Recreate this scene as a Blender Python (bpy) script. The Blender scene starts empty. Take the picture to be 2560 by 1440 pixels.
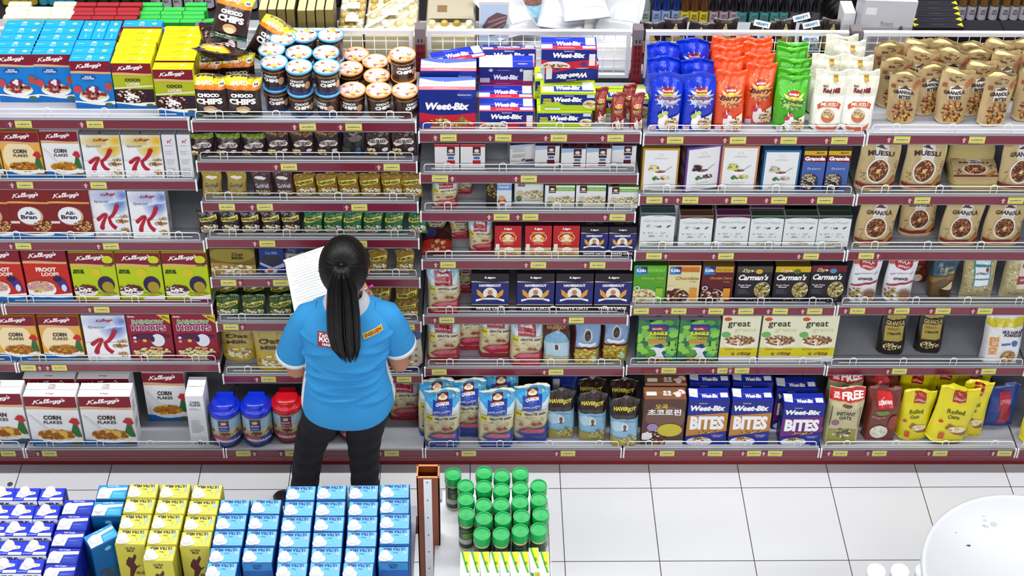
import bpy, bmesh, math, random
from mathutils import Vector, Matrix
from mathutils.geometry import tessellate_polygon
C = bpy.context.scene.collection
SC = bpy.context.scene
# ------------------------------------------------------------------ camera
CP = (0.26061, -4.99819, 5.49490); YAW, PIT, ROL, FPX, CX, CY = 0.020278, 0.601640, -0.014969, 3943.96, 1273.642, 252.456
def _axes():
    cy, sy, cp, sp = math.cos(YAW), math.sin(YAW), math.cos(PIT), math.sin(PIT)
    f = Vector((sy*cp, cy*cp, -sp)); r = Vector((cy, -sy, 0)); d = f.cross(r)
    cr, sr = math.cos(ROL), math.sin(ROL)
    return cr*r + sr*d, -sr*r + cr*d, f
AR, AD, AF = _axes(); CPV = Vector(CP)
cam = bpy.data.cameras.new('camera'); co = bpy.data.objects.new('camera', cam); C.objects.link(co); SC.camera = co
m = Matrix((AR, -AD, -AF)).transposed().to_4x4(); m.translation = CPV; co.matrix_world = m
cam.sensor_width = 36; cam.lens = FPX/2560*36; cam.shift_x = -(CX-1280)/2560; cam.shift_y = (CY-720)/2560
cam.clip_end = 60
# ------------------------------------------------------------------ world, lamps, exposure
w = bpy.data.worlds.new('store_air'); SC.world = w; w.use_nodes = True
w.node_tree.nodes['Background'].inputs[0].default_value = (.80, .86, 1, 1); w.node_tree.nodes['Background'].inputs[1].default_value = .11
def lamp(x, y, z, sx, sy, power, aim=None, col=(1, .98, .97)):
    l = bpy.data.lights.new('ceiling_or_fill_lamp', 'AREA'); l.shape = 'RECTANGLE'; l.size = sx; l.size_y = sy; l.energy = power; l.color = col
    o = bpy.data.objects.new('ceiling_or_fill_lamp', l); C.objects.link(o); o.location = (x, y, z)
    if aim: o.rotation_euler = (Vector(aim)-Vector((x, y, z))).to_track_quat('-Z', 'Y').to_euler()
    return o
for lx in (-3.2, 0.2, 3.6): lamp(lx, -.02, 4.15, 3.2, .16, 76)
lamp(.3, -3.4, 5.2, 9, .5, 50, (.3, -.2, .9))  # added front fill, brightens the shelves from the camera side
lamp(.3, -6.6, 5.0, 11, .5, 360, (.3, 0, .9))  # added fill row behind the camera, lights the upright package fronts
lamp(.3, 1.45, 4.3, 9, .25, 70)
SC.view_settings.view_transform = 'Standard'; SC.view_settings.look = 'None'; SC.view_settings.gamma = 1
SC.view_settings.use_curve_mapping = False; SC.view_settings.exposure = .12
SC.cycles.max_bounces = 5; SC.cycles.diffuse_bounces = 3; SC.cycles.glossy_bounces = 2; SC.cycles.transmission_bounces = 3; SC.cycles.transparent_max_bounces = 6
SC.cycles.sample_clamp_indirect = 4; SC.cycles.caustics_reflective = False; SC.cycles.caustics_refractive = False

def at(x, y, Y=None, Z=None):
    d = AR*((x-CX)/FPX) + AD*((y-CY)/FPX) + AF
    t = (Y-CPV.y)/d.y if Y is not None else (Z-CPV.z)/d.z
    return CPV + d*t
def px(p):
    q = Vector(p)-CPV; z = q.dot(AF); return CX+FPX*q.dot(AR)/z, CY+FPX*q.dot(AD)/z
def ppm(p): return FPX/(Vector(p)-CPV).dot(AF)
# ------------------------------------------------------------------ colours and materials
def lin(h):
    if isinstance(h, tuple): return h
    h = h.lstrip('#'); v = [int(h[i:i+2], 16)/255 for i in (0, 2, 4)]
    return tuple(c/12.92 if c <= .04045 else ((c+.055)/1.055)**2.4 for c in v) + (1,)
def mat(name, rough=.5, metal=0, spec=.5, col=None, coat=0, noise=0, nscale=60, bump=0, alpha=1, trans=0):
    M = bpy.data.materials.new(name); M.use_nodes = True; nt = M.node_tree; b = nt.nodes['Principled BSDF']
    b.inputs['Roughness'].default_value = rough; b.inputs['Metallic'].default_value = metal; b.inputs['Specular IOR Level'].default_value = spec
    b.inputs['Coat Weight'].default_value = coat; b.inputs['Coat Roughness'].default_value = .12; b.inputs['Alpha'].default_value = alpha
    b.inputs['Transmission Weight'].default_value = trans
    if col is None:
        a = nt.nodes.new('ShaderNodeVertexColor'); a.layer_name = 'Col'; src = a.outputs['Color']
    else:
        a = nt.nodes.new('ShaderNodeRGB'); a.outputs[0].default_value = lin(col); src = a.outputs[0]
    if noise or bump:
        tc = nt.nodes.new('ShaderNodeTexCoord'); n = nt.nodes.new('ShaderNodeTexNoise'); n.inputs['Scale'].default_value = nscale; n.inputs['Detail'].default_value = 3
        nt.links.new(tc.outputs['Object'], n.inputs['Vector'])
        if noise:
            mr = nt.nodes.new('ShaderNodeMapRange'); mr.inputs[3].default_value = 1-noise; mr.inputs[4].default_value = 1+noise; nt.links.new(n.outputs[0], mr.inputs[0])
            vm = nt.nodes.new('ShaderNodeVectorMath'); vm.operation = 'SCALE'; nt.links.new(src, vm.inputs[0]); nt.links.new(mr.outputs[0], vm.inputs['Scale']); src = vm.outputs[0]
        if bump:
            bp = nt.nodes.new('ShaderNodeBump'); bp.inputs['Strength'].default_value = bump; bp.inputs['Distance'].default_value = .004
            nt.links.new(n.outputs[0], bp.inputs['Height']); nt.links.new(bp.outputs[0], b.inputs['Normal'])
    nt.links.new(src, b.inputs['Base Color'])
    return M
CARD = mat('printed_card', .42, spec=.28, noise=.05, nscale=300)
FOIL = mat('printed_film', .24, spec=.5, coat=.25, noise=.05, nscale=200, bump=.25)
KRAFT = mat('printed_kraft_paper', .6, noise=.10, nscale=250, bump=.2)
PLAS = mat('glossy_plastic', .22, spec=.5)
MATT = mat('matt_paint', .55)
WIRE = mat('white_coated_wire', .25, spec=.6, col='#f0f2f2')
STEEL = mat('grey_shelf_steel', .5, col='#9a9da6', noise=.06, nscale=20)
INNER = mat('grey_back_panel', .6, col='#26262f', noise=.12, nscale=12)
CLOTH = mat('jersey_cloth', .85, spec=.2, noise=.06, nscale=500, bump=.15)
SKIN = mat('skin', .5, spec=.4, col='#a9745a')
HAIR = mat('dark_hair', .4, spec=.22, col='#060405', noise=.3, nscale=90, bump=.2)
def rail_mat():
    M = mat('maroon_price_rail', .3, spec=.5, coat=.25, col='#761a30', noise=.06, nscale=400)
    return M
RAIL = rail_mat(); REDP = mat('red_base_paint', .4, col='#7d1420', noise=.12, nscale=8)
# ------------------------------------------------------------------ mesh builder with a colour per face
class MB:
    def __init__(s): s.v = []; s.f = []; s.c = []; s.sm = []
    def add(s, vs, fs, col, smooth=False):
        n = len(s.v); s.v += [tuple(p) for p in vs]; c = lin(col)
        for f in fs: s.f.append([i+n for i in f]); s.c.append(c); s.sm.append(smooth)
    def box(s, x0, y0, z0, x1, y1, z1, col, M=None):
        vs = [Vector((x, y, z)) for z in (z0, z1) for y in (y0, y1) for x in (x0, x1)]
        if M: vs = [M @ p for p in vs]
        s.add(vs, [(0, 2, 3, 1), (4, 5, 7, 6), (0, 1, 5, 4), (2, 6, 7, 3), (0, 4, 6, 2), (1, 3, 7, 5)], col)
    def cbox(s, x0, y0, z0, x1, y1, z1, e, cols, M=None):      # chamfered box; cols = (front, side, top)
        X = (x0, x1); Yy = (y0, y1); Z = (z0, z1); vs = []; idx = {}
        for i in (0, 1):
            for j in (0, 1):
                for k in (0, 1):
                    for a in range(3):
                        p = [X[i], Yy[j], Z[k]]
                        for b in range(3):
                            if b != a: p[b] += e*(1, -1)[(i, j, k)[b]]
                        idx[i, j, k, a] = len(vs); vs.append(Vector(p))
        if M: vs = [M @ p for p in vs]
        n = len(s.v); s.v += [tuple(p) for p in vs]
        def F(q, c): s.f.append([x+n for x in q]); s.c.append(lin(c)); s.sm.append(False)
        for a, c in ((0, cols[1]), (1, cols[0]), (2, cols[2])):
            b, d = [t for t in range(3) if t != a]
            for side in (0, 1):
                q = []
                for u, v in ((0, 0), (1, 0), (1, 1), (0, 1)):
                    k = [0]*3; k[a] = side; k[b] = u; k[d] = v; q.append(idx[k[0], k[1], k[2], a])
                flip = (side == 1) == (a == 1)
                F(q[::-1] if flip else q, c)
                if c is None: pass
        for a in range(3):
            b, d = [t for t in range(3) if t != a]
            for u in (0, 1):
                for v in (0, 1):
                    q = []
                    for t, ax in ((0, b), (1, b), (1, d), (0, d)):
                        k = [0]*3; k[a] = t; k[b] = u; k[d] = v; q.append(idx[k[0], k[1], k[2], ax])
                    F(q, cols[1])
        for i in (0, 1):
            for j in (0, 1):
                for k in (0, 1): F([idx[i, j, k, a] for a in range(3)], cols[1])
    def tube(s, pts, r, col, n=6, smooth=True, cap=True, sq=1.0):
        pts = [Vector(p) for p in pts]; R = r if isinstance(r, (list, tuple)) else [r]*len(pts)
        rings = []; up = None
        for i, p in enumerate(pts):
            t = (pts[min(i+1, len(pts)-1)]-pts[max(i-1, 0)]).normalized()
            if up is None: up = t.orthogonal().normalized()
            up = (up - t*up.dot(t)).normalized(); sd = t.cross(up)
            rr = R[i] if isinstance(R[i], tuple) else (R[i], R[i])
            rings.append([p + up*(math.cos(2*math.pi*k/n)*rr[0]) + sd*(math.sin(2*math.pi*k/n)*rr[1]) for k in range(n)])
        vs = [q for g in rings for q in g]
        fs = [(i*n+k, i*n+(k+1) % n, (i+1)*n+(k+1) % n, (i+1)*n+k) for i in range(len(pts)-1) for k in range(n)]
        if cap: fs += [tuple(range(n))[::-1], tuple((len(pts)-1)*n+k for k in range(n))]
        s.add(vs, fs, col, smooth)
    def lathe(s, prof, cols, n=24, cx=0, cy=0, smooth=True):   # prof [(r,z)...], cols one per band
        vs = [(cx+r*math.cos(2*math.pi*k/n), cy+r*math.sin(2*math.pi*k/n), z) for r, z in prof for k in range(n)]
        b = len(s.v); s.v += vs
        for i in range(len(prof)-1):
            c = lin(cols[i] if isinstance(cols, (list, tuple)) else cols)
            for k in range(n):
                s.f.append([b+i*n+k, b+i*n+(k+1) % n, b+(i+1)*n+(k+1) % n, b+(i+1)*n+k]); s.c.append(c); s.sm.append(smooth)
    def rings(s, rs, col, cap=True, smooth=True):
        n = len(rs[0]); vs = [q for g in rs for q in g]
        fs = [(i*n+k, i*n+(k+1) % n, (i+1)*n+(k+1) % n, (i+1)*n+k) for i in range(len(rs)-1) for k in range(n)]
        if cap: fs += [tuple(range(n))[::-1], tuple((len(rs)-1)*n+k for k in range(n))]
        s.add(vs, fs, col, smooth)
    def mesh(s, name, M):
        me = bpy.data.meshes.new(name); me.from_pydata(s.v, [], s.f); me.materials.append(M)
        ca = me.color_attributes.new('Col', 'FLOAT_COLOR', 'CORNER'); buf = []
        for f, c in zip(s.f, s.c): buf += list(c)*len(f)
        ca.data.foreach_set('color', buf); me.polygons.foreach_set('use_smooth', s.sm); me.update()
        return me
def obj(name, me, parent=None, loc=None, rot=None):
    o = bpy.data.objects.new(name, me); C.objects.link(o)
    if parent: o.parent = parent
    if loc is not None: o.location = loc
    if rot is not None: o.rotation_euler = rot
    return o
LABELS = {}
def tag(o, label, cat, group=None):
    o['label'] = label; o['category'] = cat
    if group: o['group'] = group
    LABELS.setdefault(label, []).append(o.name)
    return o
def struct(o): o['kind'] = 'structure'; return o
def cube(name, a, b, M, col='#ffffff', parent=None):
    k = MB(); k.box(*a, *b, col); return obj(name, k.mesh(name, M), parent)
# ------------------------------------------------------------------ printed art: flat shapes in (u, v) of a face
_T = {}
def text_tris(s, bold, shear):
    key = (s, bold, shear)
    if key in _T: return _T[key]
    cu = bpy.data.curves.new('t', 'FONT'); cu.body = s; cu.offset = bold*.019; cu.shear = shear; cu.resolution_u = 2; cu.space_line = .85; cu.align_x = 'CENTER'
    o = bpy.data.objects.new('t', cu); me = bpy.data.meshes.new_from_object(o); me.calc_loop_triangles()
    vs = [(v.co.x, v.co.y) for v in me.vertices]; tr = [tuple(vs[i] for i in t.vertices) for t in me.loop_triangles]
    bpy.data.objects.remove(o); bpy.data.curves.remove(cu); bpy.data.meshes.remove(me)
    _T[key] = fitbox(tr); return _T[key]
def fitbox(tr):
    if not tr: return []
    xs = [p[0] for t in tr for p in t]; ys = [p[1] for t in tr for p in t]; a, b, c, d = min(xs), max(xs), min(ys), max(ys)
    return [tuple(((p[0]-a)/(b-a)-.5, (p[1]-c)/(d-c)-.5) for p in t) for t in tr]
def ribbon(path, wd):
    tr = []; n = len(path); sd = []
    for i in range(n):
        a = path[max(i-1, 0)]; b = path[min(i+1, n-1)]; dx, dy = b[0]-a[0], b[1]-a[1]; l = math.hypot(dx, dy) or 1
        q = wd[i] if isinstance(wd, list) else wd
        sd.append(((path[i][0]-dy/l*q, path[i][1]+dx/l*q), (path[i][0]+dy/l*q, path[i][1]-dx/l*q)))
    for i in range(n-1): tr += [(sd[i][0], sd[i][1], sd[i+1][1]), (sd[i][0], sd[i+1][1], sd[i+1][0])]
    return tr
def bez(pts, k=5):      # smooth a polyline
    out = []
    for i in range(len(pts)-1):
        p0 = pts[max(i-1, 0)]; p1 = pts[i]; p2 = pts[i+1]; p3 = pts[min(i+2, len(pts)-1)]
        for j in range(k):
            t = j/k
            out.append(tuple(.5*((2*p1[a])+(-p0[a]+p2[a])*t+(2*p0[a]-5*p1[a]+4*p2[a]-p3[a])*t*t+(-p0[a]+3*p1[a]-3*p2[a]+p3[a])*t**3) for a in (0, 1)))
    return out+[pts[-1]]
def script_logo():      # the flowing cereal-maker's word, drawn stroke by stroke
    S = [[(.0, .12), (.12, .0), (.24, .3), (.38, 1.02)], [(.98, 1.0), (.72, .93), (.5, .66), (.3, .5)], [(.34, .5), (.52, .36), (.62, .08), (.8, .0), (.94, .14)],
         [(.94, .14), (1.16, .28), (1.2, .46), (1.06, .5), (.98, .28), (1.04, .04), (1.2, .0), (1.36, .16)]]
    for d in (0, .34): S.append([(1.36+d, .16), (1.6+d, .6), (1.74+d, .98), (1.6+d, .98), (1.5+d, .5), (1.5+d, .08), (1.62+d, .0), (1.72+d, .14)])
    S.append([(2.2, .46), (2.02, .34), (2.06, .04), (2.24, .0), (2.36, .24), (2.26, .46), (2.2, .46), (2.36, .4), (2.5, .44)])
    for d in (0, .52): S.append([(2.86+d, .42), (2.66+d, .46), (2.54+d, .24), (2.64+d, .02), (2.82+d, .14), (2.92+d, .48), (2.86+d, -.1), (2.7+d, -.42), (2.52+d, -.36), (2.66+d, -.1), (3.06+d, .2)])
    S.append([(3.56, .66), (3.64, .8), (3.6, .92)])
    S.append([(3.58, .18), (3.78, .46), (3.84, .5), (3.86, .14), (3.74, .0), (3.6, .06)])
    tr = []
    for q in S: tr += ribbon(bez([(x+.12*y, y) for x, y in q]), .075)
    return fitbox(tr)
LOGO = script_logo()
def bigK():
    def R_(p, w0, w1): q = bez(p, 6); return ribbon(q, [w0+(w1-w0)*i/(len(q)-1) for i in range(len(q))])
    tr = R_([(.15, .03), (.2, .2), (.34, .44), (.45, .62)], .11, .045)+R_([(.45, .62), (.3, .6), (.17, .5), (.04, .4)], .045, .09)
    tr += R_([(.95, .98), (.84, .76), (.68, .56), (.52, .46)], .1, .055)+R_([(.53, .5), (.55, .28), (.64, .12), (.78, .0)], .07, .095)
    for cx, cy, r in ((.15, .04, .11), (.04, .4, .09), (.95, .97, .1)): tr += [((cx, cy), (cx+r*_U[i][0], cy+r*_U[i][1]), (cx+r*_U[(i+1) % 18][0], cy+r*_U[(i+1) % 18][1])) for i in range(18)]
    return fitbox(tr)
_U = [(math.cos(2*math.pi*k/18), math.sin(2*math.pi*k/18)) for k in range(18)]
BIGK = bigK()
_U = [(math.cos(2*math.pi*k/18), math.sin(2*math.pi*k/18)) for k in range(18)]
def wave(y, a, ph, top=None, x0=0, x1=1, n=12):
    P = [(x0+(x1-x0)*i/n, y+a*math.sin(ph+4.5*i/n)) for i in range(n+1)]
    return P + ([(x1, top), (x0, top)] if top is not None else [])
def art(ops, asp=1.0):
    """list of (triangles, colour) layers; asp = width/height of the face, used to keep scattered pieces round"""
    L = []
    for o in ops:
        k = o[0]
        if k == 'r': _, a, b, c, d, col = o; L.append(([((a, b), (c, b), (c, d)), ((a, b), (c, d), (a, d))], col))
        elif k == 'p': L.append(([tuple(o[1][i] for i in t) for t in tessellate_polygon([[Vector((*p, 0)) for p in o[1]]])], o[2]))
        elif k == 'e':
            _, x, y, rx, ry, col = o; q = [(x+rx*c, y+ry*s) for c, s in _U]; L.append(([((x, y), q[i], q[(i+1) % 18]) for i in range(18)], col))
        elif k in 'tkK':
            if k == 't':
                _, s, x, y, wd, h, col = o[:7]; tr = text_tris(s, o[7] if len(o) > 7 else 1, o[8] if len(o) > 8 else 0); rot = o[9] if len(o) > 9 else 0
            else: _, x, y, wd, h, col = o[:6]; tr = LOGO if k == 'k' else BIGK; rot = o[6] if len(o) > 6 else (.12 if k == 'k' else 0)
            c, s_ = math.cos(rot), math.sin(rot)
            L.append(([tuple((x+(p[0]*wd*c*asp-p[1]*h*s_)/asp, y+p[0]*wd*asp*s_+p[1]*h*c) for p in t) for t in tr], col))
        elif k == 's':
            _, sd, x, y, rx, ry, n, size, cols = o; R = random.Random(sd); by = {}
            for i in range(n):
                a = R.random()*6.283; r = math.sqrt(R.random()); px_, py_ = x+rx*r*math.cos(a), y+ry*r*math.sin(a); m_ = R.randint(4, 7); q0 = R.random()*6
                sx, sy = size*R.uniform(.6, 1.3), size*asp*R.uniform(.5, 1.1)
                q = [(px_+sx*math.cos(q0+6.283*j/m_), py_+sy*math.sin(q0+6.283*j/m_)) for j in range(m_)]
                by.setdefault(R.choice(cols), []).extend([(q[0], q[j], q[j+1]) for j in range(1, m_-1)])
            for c, t in by.items(): L.append((t, c))
        elif k == 'l': # line of fine print
            _, x, y, wd, n, col = o; t = []; R = random.Random(int(x*99+y*977))
            for i in range(n):
                yy = y-i*.022; ww = wd*R.uniform(.6, 1); t += [((x-wd/2, yy), (x-wd/2+ww, yy), (x-wd/2+ww, yy+.008)), ((x-wd/2, yy), (x-wd/2+ww, yy+.008), (x-wd/2, yy+.008))]
            L.append((t, col))
    return L
def clip01(tr):
    out = []
    for t in tr:
        t = tuple((min(max(p[0], .004), .996), min(max(p[1], .004), .996)) for p in t)
        if abs((t[1][0]-t[0][0])*(t[2][1]-t[0][1])-(t[2][0]-t[0][0])*(t[1][1]-t[0][1])) > 1e-9: out.append(t)
    return out
def split(tr, w_, h_, thr):
    out = []; st = list(tr)
    while st:
        t = st.pop(); e = [((t[i][0]-t[(i+1) % 3][0])*w_)**2+((t[i][1]-t[(i+1) % 3][1])*h_)**2 for i in range(3)]; j = e.index(max(e))
        if e[j] <= thr*thr: out.append(t); continue
        a, b, c = t[j], t[(j+1) % 3], t[(j+2) % 3]; mth = ((a[0]+b[0])/2, (a[1]+b[1])/2); st += [(a, mth, c), (mth, b, c)]
    return out
def put_art(k, ops, fn, w_, h_, thr=None, step=.00022):
    for i, (tr, col) in enumerate(art(ops, w_/h_)):
        loose = ops and len(tr) > 3; tr = clip01(tr)
        if thr: tr = split(tr, w_, h_, thr)
        vs = []; fs = []
        for t in tr:
            a = (t[1][0]-t[0][0])*(t[2][1]-t[0][1])-(t[2][0]-t[0][0])*(t[1][1]-t[0][1])
            if a < 0: t = (t[0], t[2], t[1])
            zj = step*(i+1.5)+(int(t[0][0]*7919+t[0][1]*6007) % 13)*1.1e-5 if loose else step*(i+1.5)
            fs.append((len(vs), len(vs)+1, len(vs)+2)); vs += [fn(p[0], p[1], zj) for p in t]
        k.add(vs, fs, col, bool(thr))
# ------------------------------------------------------------------ package shapes
def pack_box(n, w_, h_, D):
    d = D['d']; k = MB(); k.cbox(-w_/2, -d/2, 0, w_/2, d/2, h_, .0012, (D['fc'], D['sc'], D['tc']))
    put_art(k, D['f'], lambda u, v, o: ((u-.5)*w_, -d/2-o, v*h_), w_, h_)
    put_art(k, D.get('t', [])+[('r', .0, .48, 1, .5, '#9a9aa0')], lambda u, v, o: ((u-.5)*w_, (v-.5)*d, h_+o), w_, d)
    sd = D.get('s', [('l', .5, .8, .6, 9, '#9aa0a8'), ('l', .5, .45, .6, 7, '#9aa0a8')])
    put_art(k, sd, lambda u, v, o: (w_/2+o, (u-.5)*d, v*h_), d, h_); put_art(k, sd, lambda u, v, o: (-w_/2-o, (.5-u)*d, v*h_), d, h_)
    return k.mesh(n, D.get('m', CARD))
def bag_T(kind, v):
    if kind == 'block': return 1 if v < .7 else max(.05, 1-(v-.7)/.23*.95) if v < .93 else .05
    if kind == 'pillow': return max(.05, math.sin(math.pi*min(max((v-.05)/.9, 0), 1))**.55)
    if kind == 'open': return .9-.35*v
    return max(.05, 1-max(0, v-.1)**1.4*1.05) if v < .9 else .05      # stand-up pouch
def pack_bag(n, w_, h_, D):
    d = D['d']; kind = D['kind']; k = MB(); R = random.Random(n); a, b, c, e = [R.uniform(0, 6.28) for _ in range(4)]; ex = 0
    def S(u, v, o, sgn=-1):
        T = bag_T(kind, v); q = abs(2*u-1)
        ex = 3+9*(1-v)**2 if kind == 'block' else 3.2 if kind != 'pillow' else 2.2; y = d/2*T*max(0, 1-q**ex)**.6
        wr = .010*w_/.15*(math.sin(9*u+a+5*v)*.5+math.sin(17*v+b+3*u)*.35+math.sin(23*u-11*v+c)*.3)*(.25+v*v)*(1-q**4)
        x = (u-.5)*w_*(1-.04*math.sin(math.pi*min(v*1.1, 1))*(kind == 'pillow')+(.1*v-.06 if kind == 'open' else 0)) + .006*math.sin(5*v+c)*v
        z = v*h_ + (.006*h_/.2*math.sin(6*u+e) + .02*h_*(u-.5)*math.sin(a))*v**6
        if kind == 'pouch' or kind == 'open': z += .008*q**4*(1-v)**4
        return (x, sgn*(y+max(0, wr+.002))+sgn*o+.012*math.sin(e)*v**3, z)
    NU, NV = 12, 16; vs = []; fs = []
    for sgn in (-1, 1):
        o0 = len(vs); vs += [S(i/NU, j/NV, 0, sgn) for j in range(NV+1) for i in range(NU+1)]
        fs += [(o0+j*(NU+1)+i, o0+j*(NU+1)+i+1, o0+(j+1)*(NU+1)+i+1, o0+(j+1)*(NU+1)+i) for j in range(NV) for i in range(NU)]
    N = (NU+1)*(NV+1)
    for j in range(NV):
        for i in (0, NU): fs.append((j*(NU+1)+i, (j+1)*(NU+1)+i, N+(j+1)*(NU+1)+i, N+j*(NU+1)+i))
    for i in range(NU):
        fs.append((i, i+1, N+i+1, N+i))
        if kind != 'open': t = NV*(NU+1)+i; fs.append((t, t+1, N+t+1, N+t))
    k.add(vs, fs, D['fc'], True)
    if kind == 'open':   # folded foil lining showing in the mouth
        q = MB(); vs = []; M_ = 10
        for j in range(7):
            for i in range(M_+1):
                u = i/M_; v = 1-.10*j; f = S(u, v, -.002, -1); g = S(u, v, -.002, 1); t = .5+.5*math.cos(j*.9+u*3)
                vs.append((f[0]*.93, f[1]*(1-t)+g[1]*t if 0 < i < M_ else (f[1]+g[1])/2, f[2]-.004*j-.018*abs(2*u-1)*(j+1)*.4))
        k.add(vs, [(j*(M_+1)+i, j*(M_+1)+i+1, (j+1)*(M_+1)+i+1, (j+1)*(M_+1)+i) for j in range(6) for i in range(M_)], D.get('lin', '#e0cf8e'), True)
    elif kind != 'pillow' or 1:
        k.add([S(u/NU, v, .0006, s) for s in (-1, 1) for v in (.955, .965) for u in range(NU+1)], [(s*26+i, s*26+i+1, s*26+14+i, s*26+13+i) for s in (0, 1) for i in range(NU)], D['sc'], True)
    put_art(k, D['f'], lambda u, v, o: S(u, v, o*2.3+.0006), w_, h_, w_/14)
    return k.mesh(n, D.get('m', FOIL))
def pack_cup(n, w_, h_, D):
    r1 = w_/2; r0 = r1*D.get('tp', .84); k = MB()
    k.lathe([(0, .0), (r0*.9, .0), (r0, .004), (r0+(r1-r0)*.15, h_*.16), (r1*.93, h_*.86), (r1*.94, h_*.94), (0, h_*.94)], [D['fc'], D['fc'], D['sc'], D['fc'], D['fc'], D['sc']], 28)
    for s0 in (0, math.pi):
        put_art(k, D['f'], lambda u, v, o: ((r0+(r1*.94-r0)*v+o+.0006)*math.sin((u-.5)*2.7+s0), -(r0+(r1*.94-r0)*v+o+.0006)*math.cos((u-.5)*2.7+s0), v*h_*.92), w_*1.3, h_, w_/8)
    return k.mesh(n, D.get('m', PLAS))
def lid_mesh(n, w_, D):
    r = w_/2; k = MB(); k.lathe([(0, 0), (r*.97, 0), (r, .003), (r, .009), (r*.93, .010), (r*.92, .007), (0, .0072)], [D['rim'], D['rim'], D['rim'], D['rim'], D['rim'], D['lc']], 32)
    put_art(k, D['t'], lambda u, v, o: ((u-.5)*w_, (v-.5)*w_, .0073+o), w_, w_)
    return k.mesh(n, PLAS)
PACK = {'box': pack_box}
# ------------------------------------------------------------------ package designs
WH, BK, RD, YL, GR, BL = '#f4f4f2', '#17141a', '#b5182a', '#e8d820', '#2f8f3a', '#1c3f9e'
MAR = '#7d1226'; TAN = ['#c9a05a', '#a87838', '#8a5a28', '#dcc080', '#6e4520']; FLK = ['#d59a2a', '#b9761a', '#e6b94a', '#9a5c16']; CHO = ['#4a2018', '#2e1210', '#6a3020', '#e8dcd0']
OAT = ['#d9cfa4', '#b8a878', '#8f7f50', '#ece4c4']; PNK = ['#b8506a', '#8a2a44', '#d08098']
def bowl(x, y, rx, ry, sd, cols, n=70, rim=WH): return [('e', x, y-ry*.35, rx*1.04, ry*1.15, rim), ('e', x, y, rx, ry*.8, cols[0]), ('s', sd, x, y, rx*.9, ry*.72, n, rx*.16, cols)]
def kell(band, bg, logo=WH, wv='#1668b4', y=.79):
    return [('r', 0, 0, 1, 1, bg), ('p', wave(y, .012, 1, 1), band), ('k', .46, .895, .66, .115, logo), ('p', wave(y-.005, .012, .5)+wave(y-.05, .006, .9)[::-1], '#d9a878')] + ([('p', wave(.16, .018, 2.4, 0), WH), ('p', wave(.11, .03, 1.6, 0), wv)] if wv else [])
def cornf(bg, sd, spoon):
    L = kell(MAR, bg)
    if spoon: L.append(('p', [(.02, .62), (.06, .64), (.36, .36), (.3, .33)], '#d8dade'))
    L += bowl(.52, .24, .38, .115, sd, FLK, 90)+[('t', 'CORN', .48, .585, .34, .085, '#2a2022', 2), ('t', 'FLAKES', .48, .49, .36, .062, '#2a2022', 1)]
    L += [('p', [(.8, .3), (.86, .46), (.94, .44), (1, .2), (.9, .2)], '#2c6a34'), ('p', [(.78, .5), (.86, .58), (.95, .57), (1, .47), (.93, .43), (.87, .46)], '#c02430'), ('e', .87, .07, .1, .035, '#5a5a3a')]
    return L
def specK(c1, c2):
    R = [('r', 0, 0, 1, 1, '#eceef2')]
    mixc = lambda t, a_=c1, b_=c2: '#'+''.join('%02x' % int(int(a_[i:i+2], 16)*(1-t)+int(b_[i:i+2], 16)*t) for i in (1, 3, 5))
    for x, y, rx, ry in ((.7, .72, .34, .26), (.42, .86, .5, .16), (.84, .88, .2, .14)):
        for q in range(5): t = q/4; R.append(('e', x+.02*q, y, rx*(1-.17*q), ry*(1-.17*q), mixc(.25+t*.6, '#eceef2', c1) if x < .6 else mixc(t, mixc(.4, '#eceef2', c1), c2)))
    R += [('r', 0, 0, 1, .4, '#eef0f4'), ('k', .52, .895, .42, .08, '#a81c34'), ('t', 'Special', .32, .745, .4, .075, '#5c6470', 0, .25), ('K', .45, .42, .66, .56, '#b01a34')]
    R += [('s', 3, .8, .33, .16, .05, 50, .028, TAN), ('s', 4, .83, .14, .12, .05, 40, .026, TAN), ('s', 8, .86, .44, .12, .03, 25, .02, TAN), ('t', '355g', .22, .055, .2, .03, '#5a7aa0', 1), ('t', 'Original', .72, .05, .44, .05, '#8a9098', 0, .2)]
    return R
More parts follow.
